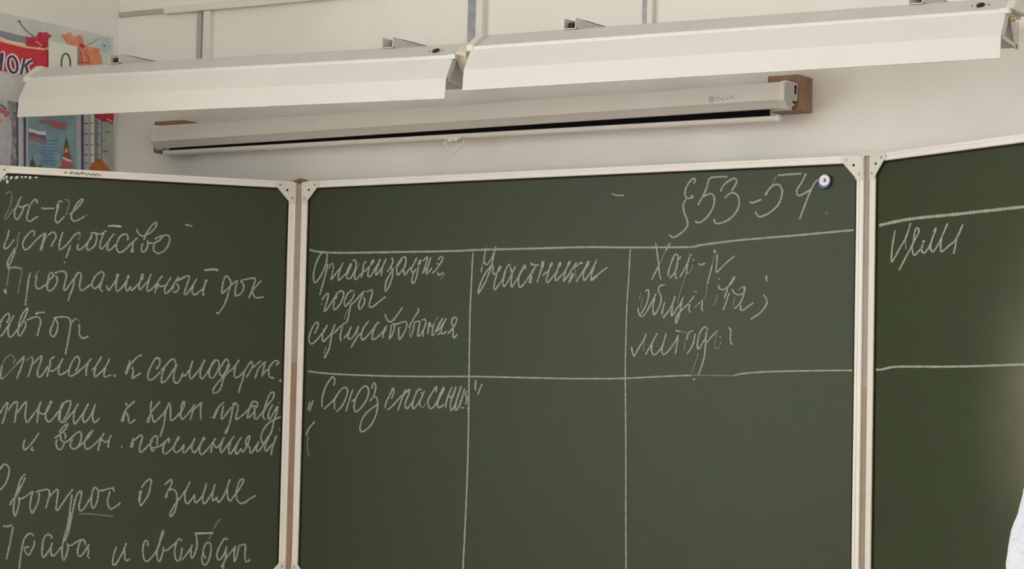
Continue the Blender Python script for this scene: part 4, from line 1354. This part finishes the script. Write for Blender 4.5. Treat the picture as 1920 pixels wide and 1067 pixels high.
chalk(P_C, PL_C, 1300, 510, A, '''
30,720 140,600
160,550 182,620 165,720 195,785
f190,520 250,530
f490,440 440,590 400,680
505,125 525,160
500,260 530,340 600,352 690,300 770,190 820,90
w830,90 740,250
690,330 640,460 620,530
720,420 670,560 630,680 590,770
770,340 830,430 920,460 1000,420 1035,340 1000,280
f1000,280 890,370
w1010,280 1035,380
1020,430 960,580 890,680 810,735
f830,500 790,670
950,660 945,750 1000,762 1090,690 1200,620
--
w1465,70 1455,130
w1455,130 1475,180
1400,450 1460,540 1472,620 1420,720 1310,840 1140,945''', 'second half of the second line of the third heading | large chalk semicolon')
chalk(P_C, PL_C, 1170, 600, 8.727, '''
125,440 135,530 165,602
165,600 230,480 320,330 365,225
f340,310 320,510
350,570 430,430 490,320 545,215
460,400 450,500 490,572 560,520 630,420 690,220
650,370 620,490 650,567 740,490 840,350 890,245
885,300 860,440 840,560
840,170 920,190
f920,190 1030,210
1020,330 1060,210 1130,175
f1000,360 985,500
1165,220 1140,360 1090,470 1030,560
1375,170 1330,115 1270,160 1220,280 1200,430 1220,477 1290,370 1340,280 1345,190
1340,280 1330,450 1310,620 1270,760 1210,910
f1215,580 1160,720 1110,870
w1205,575 1220,570
w1130,970 1165,970
1350,380 1420,290 1530,175
f1530,230 1490,400 1510,470 1570,430 1600,340
1570,270 1585,290
1700,125 1745,160 1740,320 1755,390 1782,390''', 'third line of the third heading')
chalk(P_C, PL_C, 570, 700, 8.894, '''
105,470 60,620
155,450 90,635
--
495,205 515,120 485,60 430,110 350,250 305,420 300,560
330,600 430,510 510,430
510,600 510,450 560,350 630,260 690,235 727,290 700,410 630,550 540,640
820,265 770,400 700,635
790,470 870,420
950,260 1030,210 1077,280 1060,400 980,540 870,642 835,570 850,460 900,340 950,260
1135,260 1140,200 1175,160 1197,220 1175,340 1150,400 1090,465
1180,385 1222,430 1227,560 1190,720 1110,870 980,977 935,930 950,820 1010,700 1120,590 1240,515''', 'opening quotation mark in chalk | chalk word starting with a capital in the first table row')
chalk(P_C, PL_C, 570, 700, 8.894, '''
180,805 90,910 35,1030
f66,1030 58,1190 66,1290 90,1396''', 'open chalk bracket at the panel edge')
chalk(P_C, PL_C, 715, 710, 9.6, '''
180,360 225,250 210,170 160,280 90,420 65,530
100,560 170,520 280,400 380,290
440,190 390,310 340,450 295,575
400,290 510,190 480,310 430,450 450,542 520,480 590,370
730,200 670,195 620,280 570,420 570,542 640,480 710,370 780,215
710,240 740,280
740,310 690,420 700,502
f700,500 740,520 800,440
985,250 990,140 930,230 840,390 850,480 880,542 960,490 1020,370 1060,270 1130,140
w1125,160 1100,260
1110,230 1040,370 1010,480 1050,522 1130,460
1270,150 1210,290 1170,420 1155,530
1210,300 1260,340 1350,140
1330,210 1260,390 1240,500 1260,572 1330,460 1440,130
1400,240 1340,450 1340,572 1410,470 1500,180
1470,300 1420,460
1430,525 1490,525
1550,225 1510,270 1540,350 1520,470
1540,540 1570,530
--
1705,20 1690,140 1700,210
1815,95 1735,285''', 'second chalk word crowded against the upright line | closing quotation mark in chalk')
chalk(P_C, PL_C, 1240, 320, 8.207, '''
495,200 527,150 495,120 420,190 370,300 372,390 420,427 482,410 480,385 450,395
385,430 340,520 350,640 390,740 405,830 360,910 260,990 180,1027 120,985
--
1020,95 900,95 745,120 700,260 640,390 565,530
640,410 690,375 770,355 817,420 800,550 730,680 640,770 560,802 520,770
915,325 940,250 1030,160 1130,120 1157,180 1085,310
975,420 1040,360 1110,340 1180,390 1197,510 1150,640 1040,750 900,812 830,802 810,740''', 'chalk paragraph sign | first chalk number after the paragraph sign', wd=3.3)
chalk(P_C, PL_C, 1390, 315, 9.7, '''
155,600 185,635 260,615 370,570
--
665,135 880,115 1095,105
f640,150 610,210 560,300
430,500 500,390 590,310 690,310 742,400 730,520 670,670 530,800 400,872 310,877 250,790
w440,490 470,440
1180,95 1110,240 1010,410 1040,502 1110,480 1270,390
1410,200 1330,280 1240,460 1140,720 1060,930
--
f1540,790 1555,850''', 'chalk dash between the numbers | second chalk number beside the magnet | small chalk tick below the magnet', wd=3.5)
chalk(P_C, PL_C, 0, 0, 1, '''
1147,363 1155,366 1170,366.5''', 'short faint dash beside the paragraph sign', wd=2.6)
# right wing
chalk(P_R, PL_R, 0, 0, 1, '''1648,423 1680,415.5 1720,409 1780,403 1840,396.5 1890,391 1945,385''', 'upper chalk line on the narrow panel', wd=5.6)
chalk(P_R, PL_R, 0, 0, 1, '''1642,693 1652,693 1670,689 1690,687.5 1780,687.5 1860,685.5 1945,682.5''', 'lower chalk line on the narrow panel', wd=4.2)
chalk(P_R, PL_R, 1660, 410, 10.163, '''
190,220 150,420 125,620 118,822 180,740 270,570 380,390 485,80
f390,400 390,600
260,985 330,850 420,680 500,530 570,390 637,260 630,190 590,180 555,280 540,420 510,560 540,692 590,670 670,580
w735,410 725,460
720,470 690,590 735,657 800,590 870,460 965,170
w965,170 935,270
880,440 860,560 885,627 930,610 1030,450 1190,85
1080,370 1055,500 1060,622 1110,610 1230,500 1350,390 1480,105
1360,390 1330,540 1300,670''', 'single chalk word of the narrow panel')
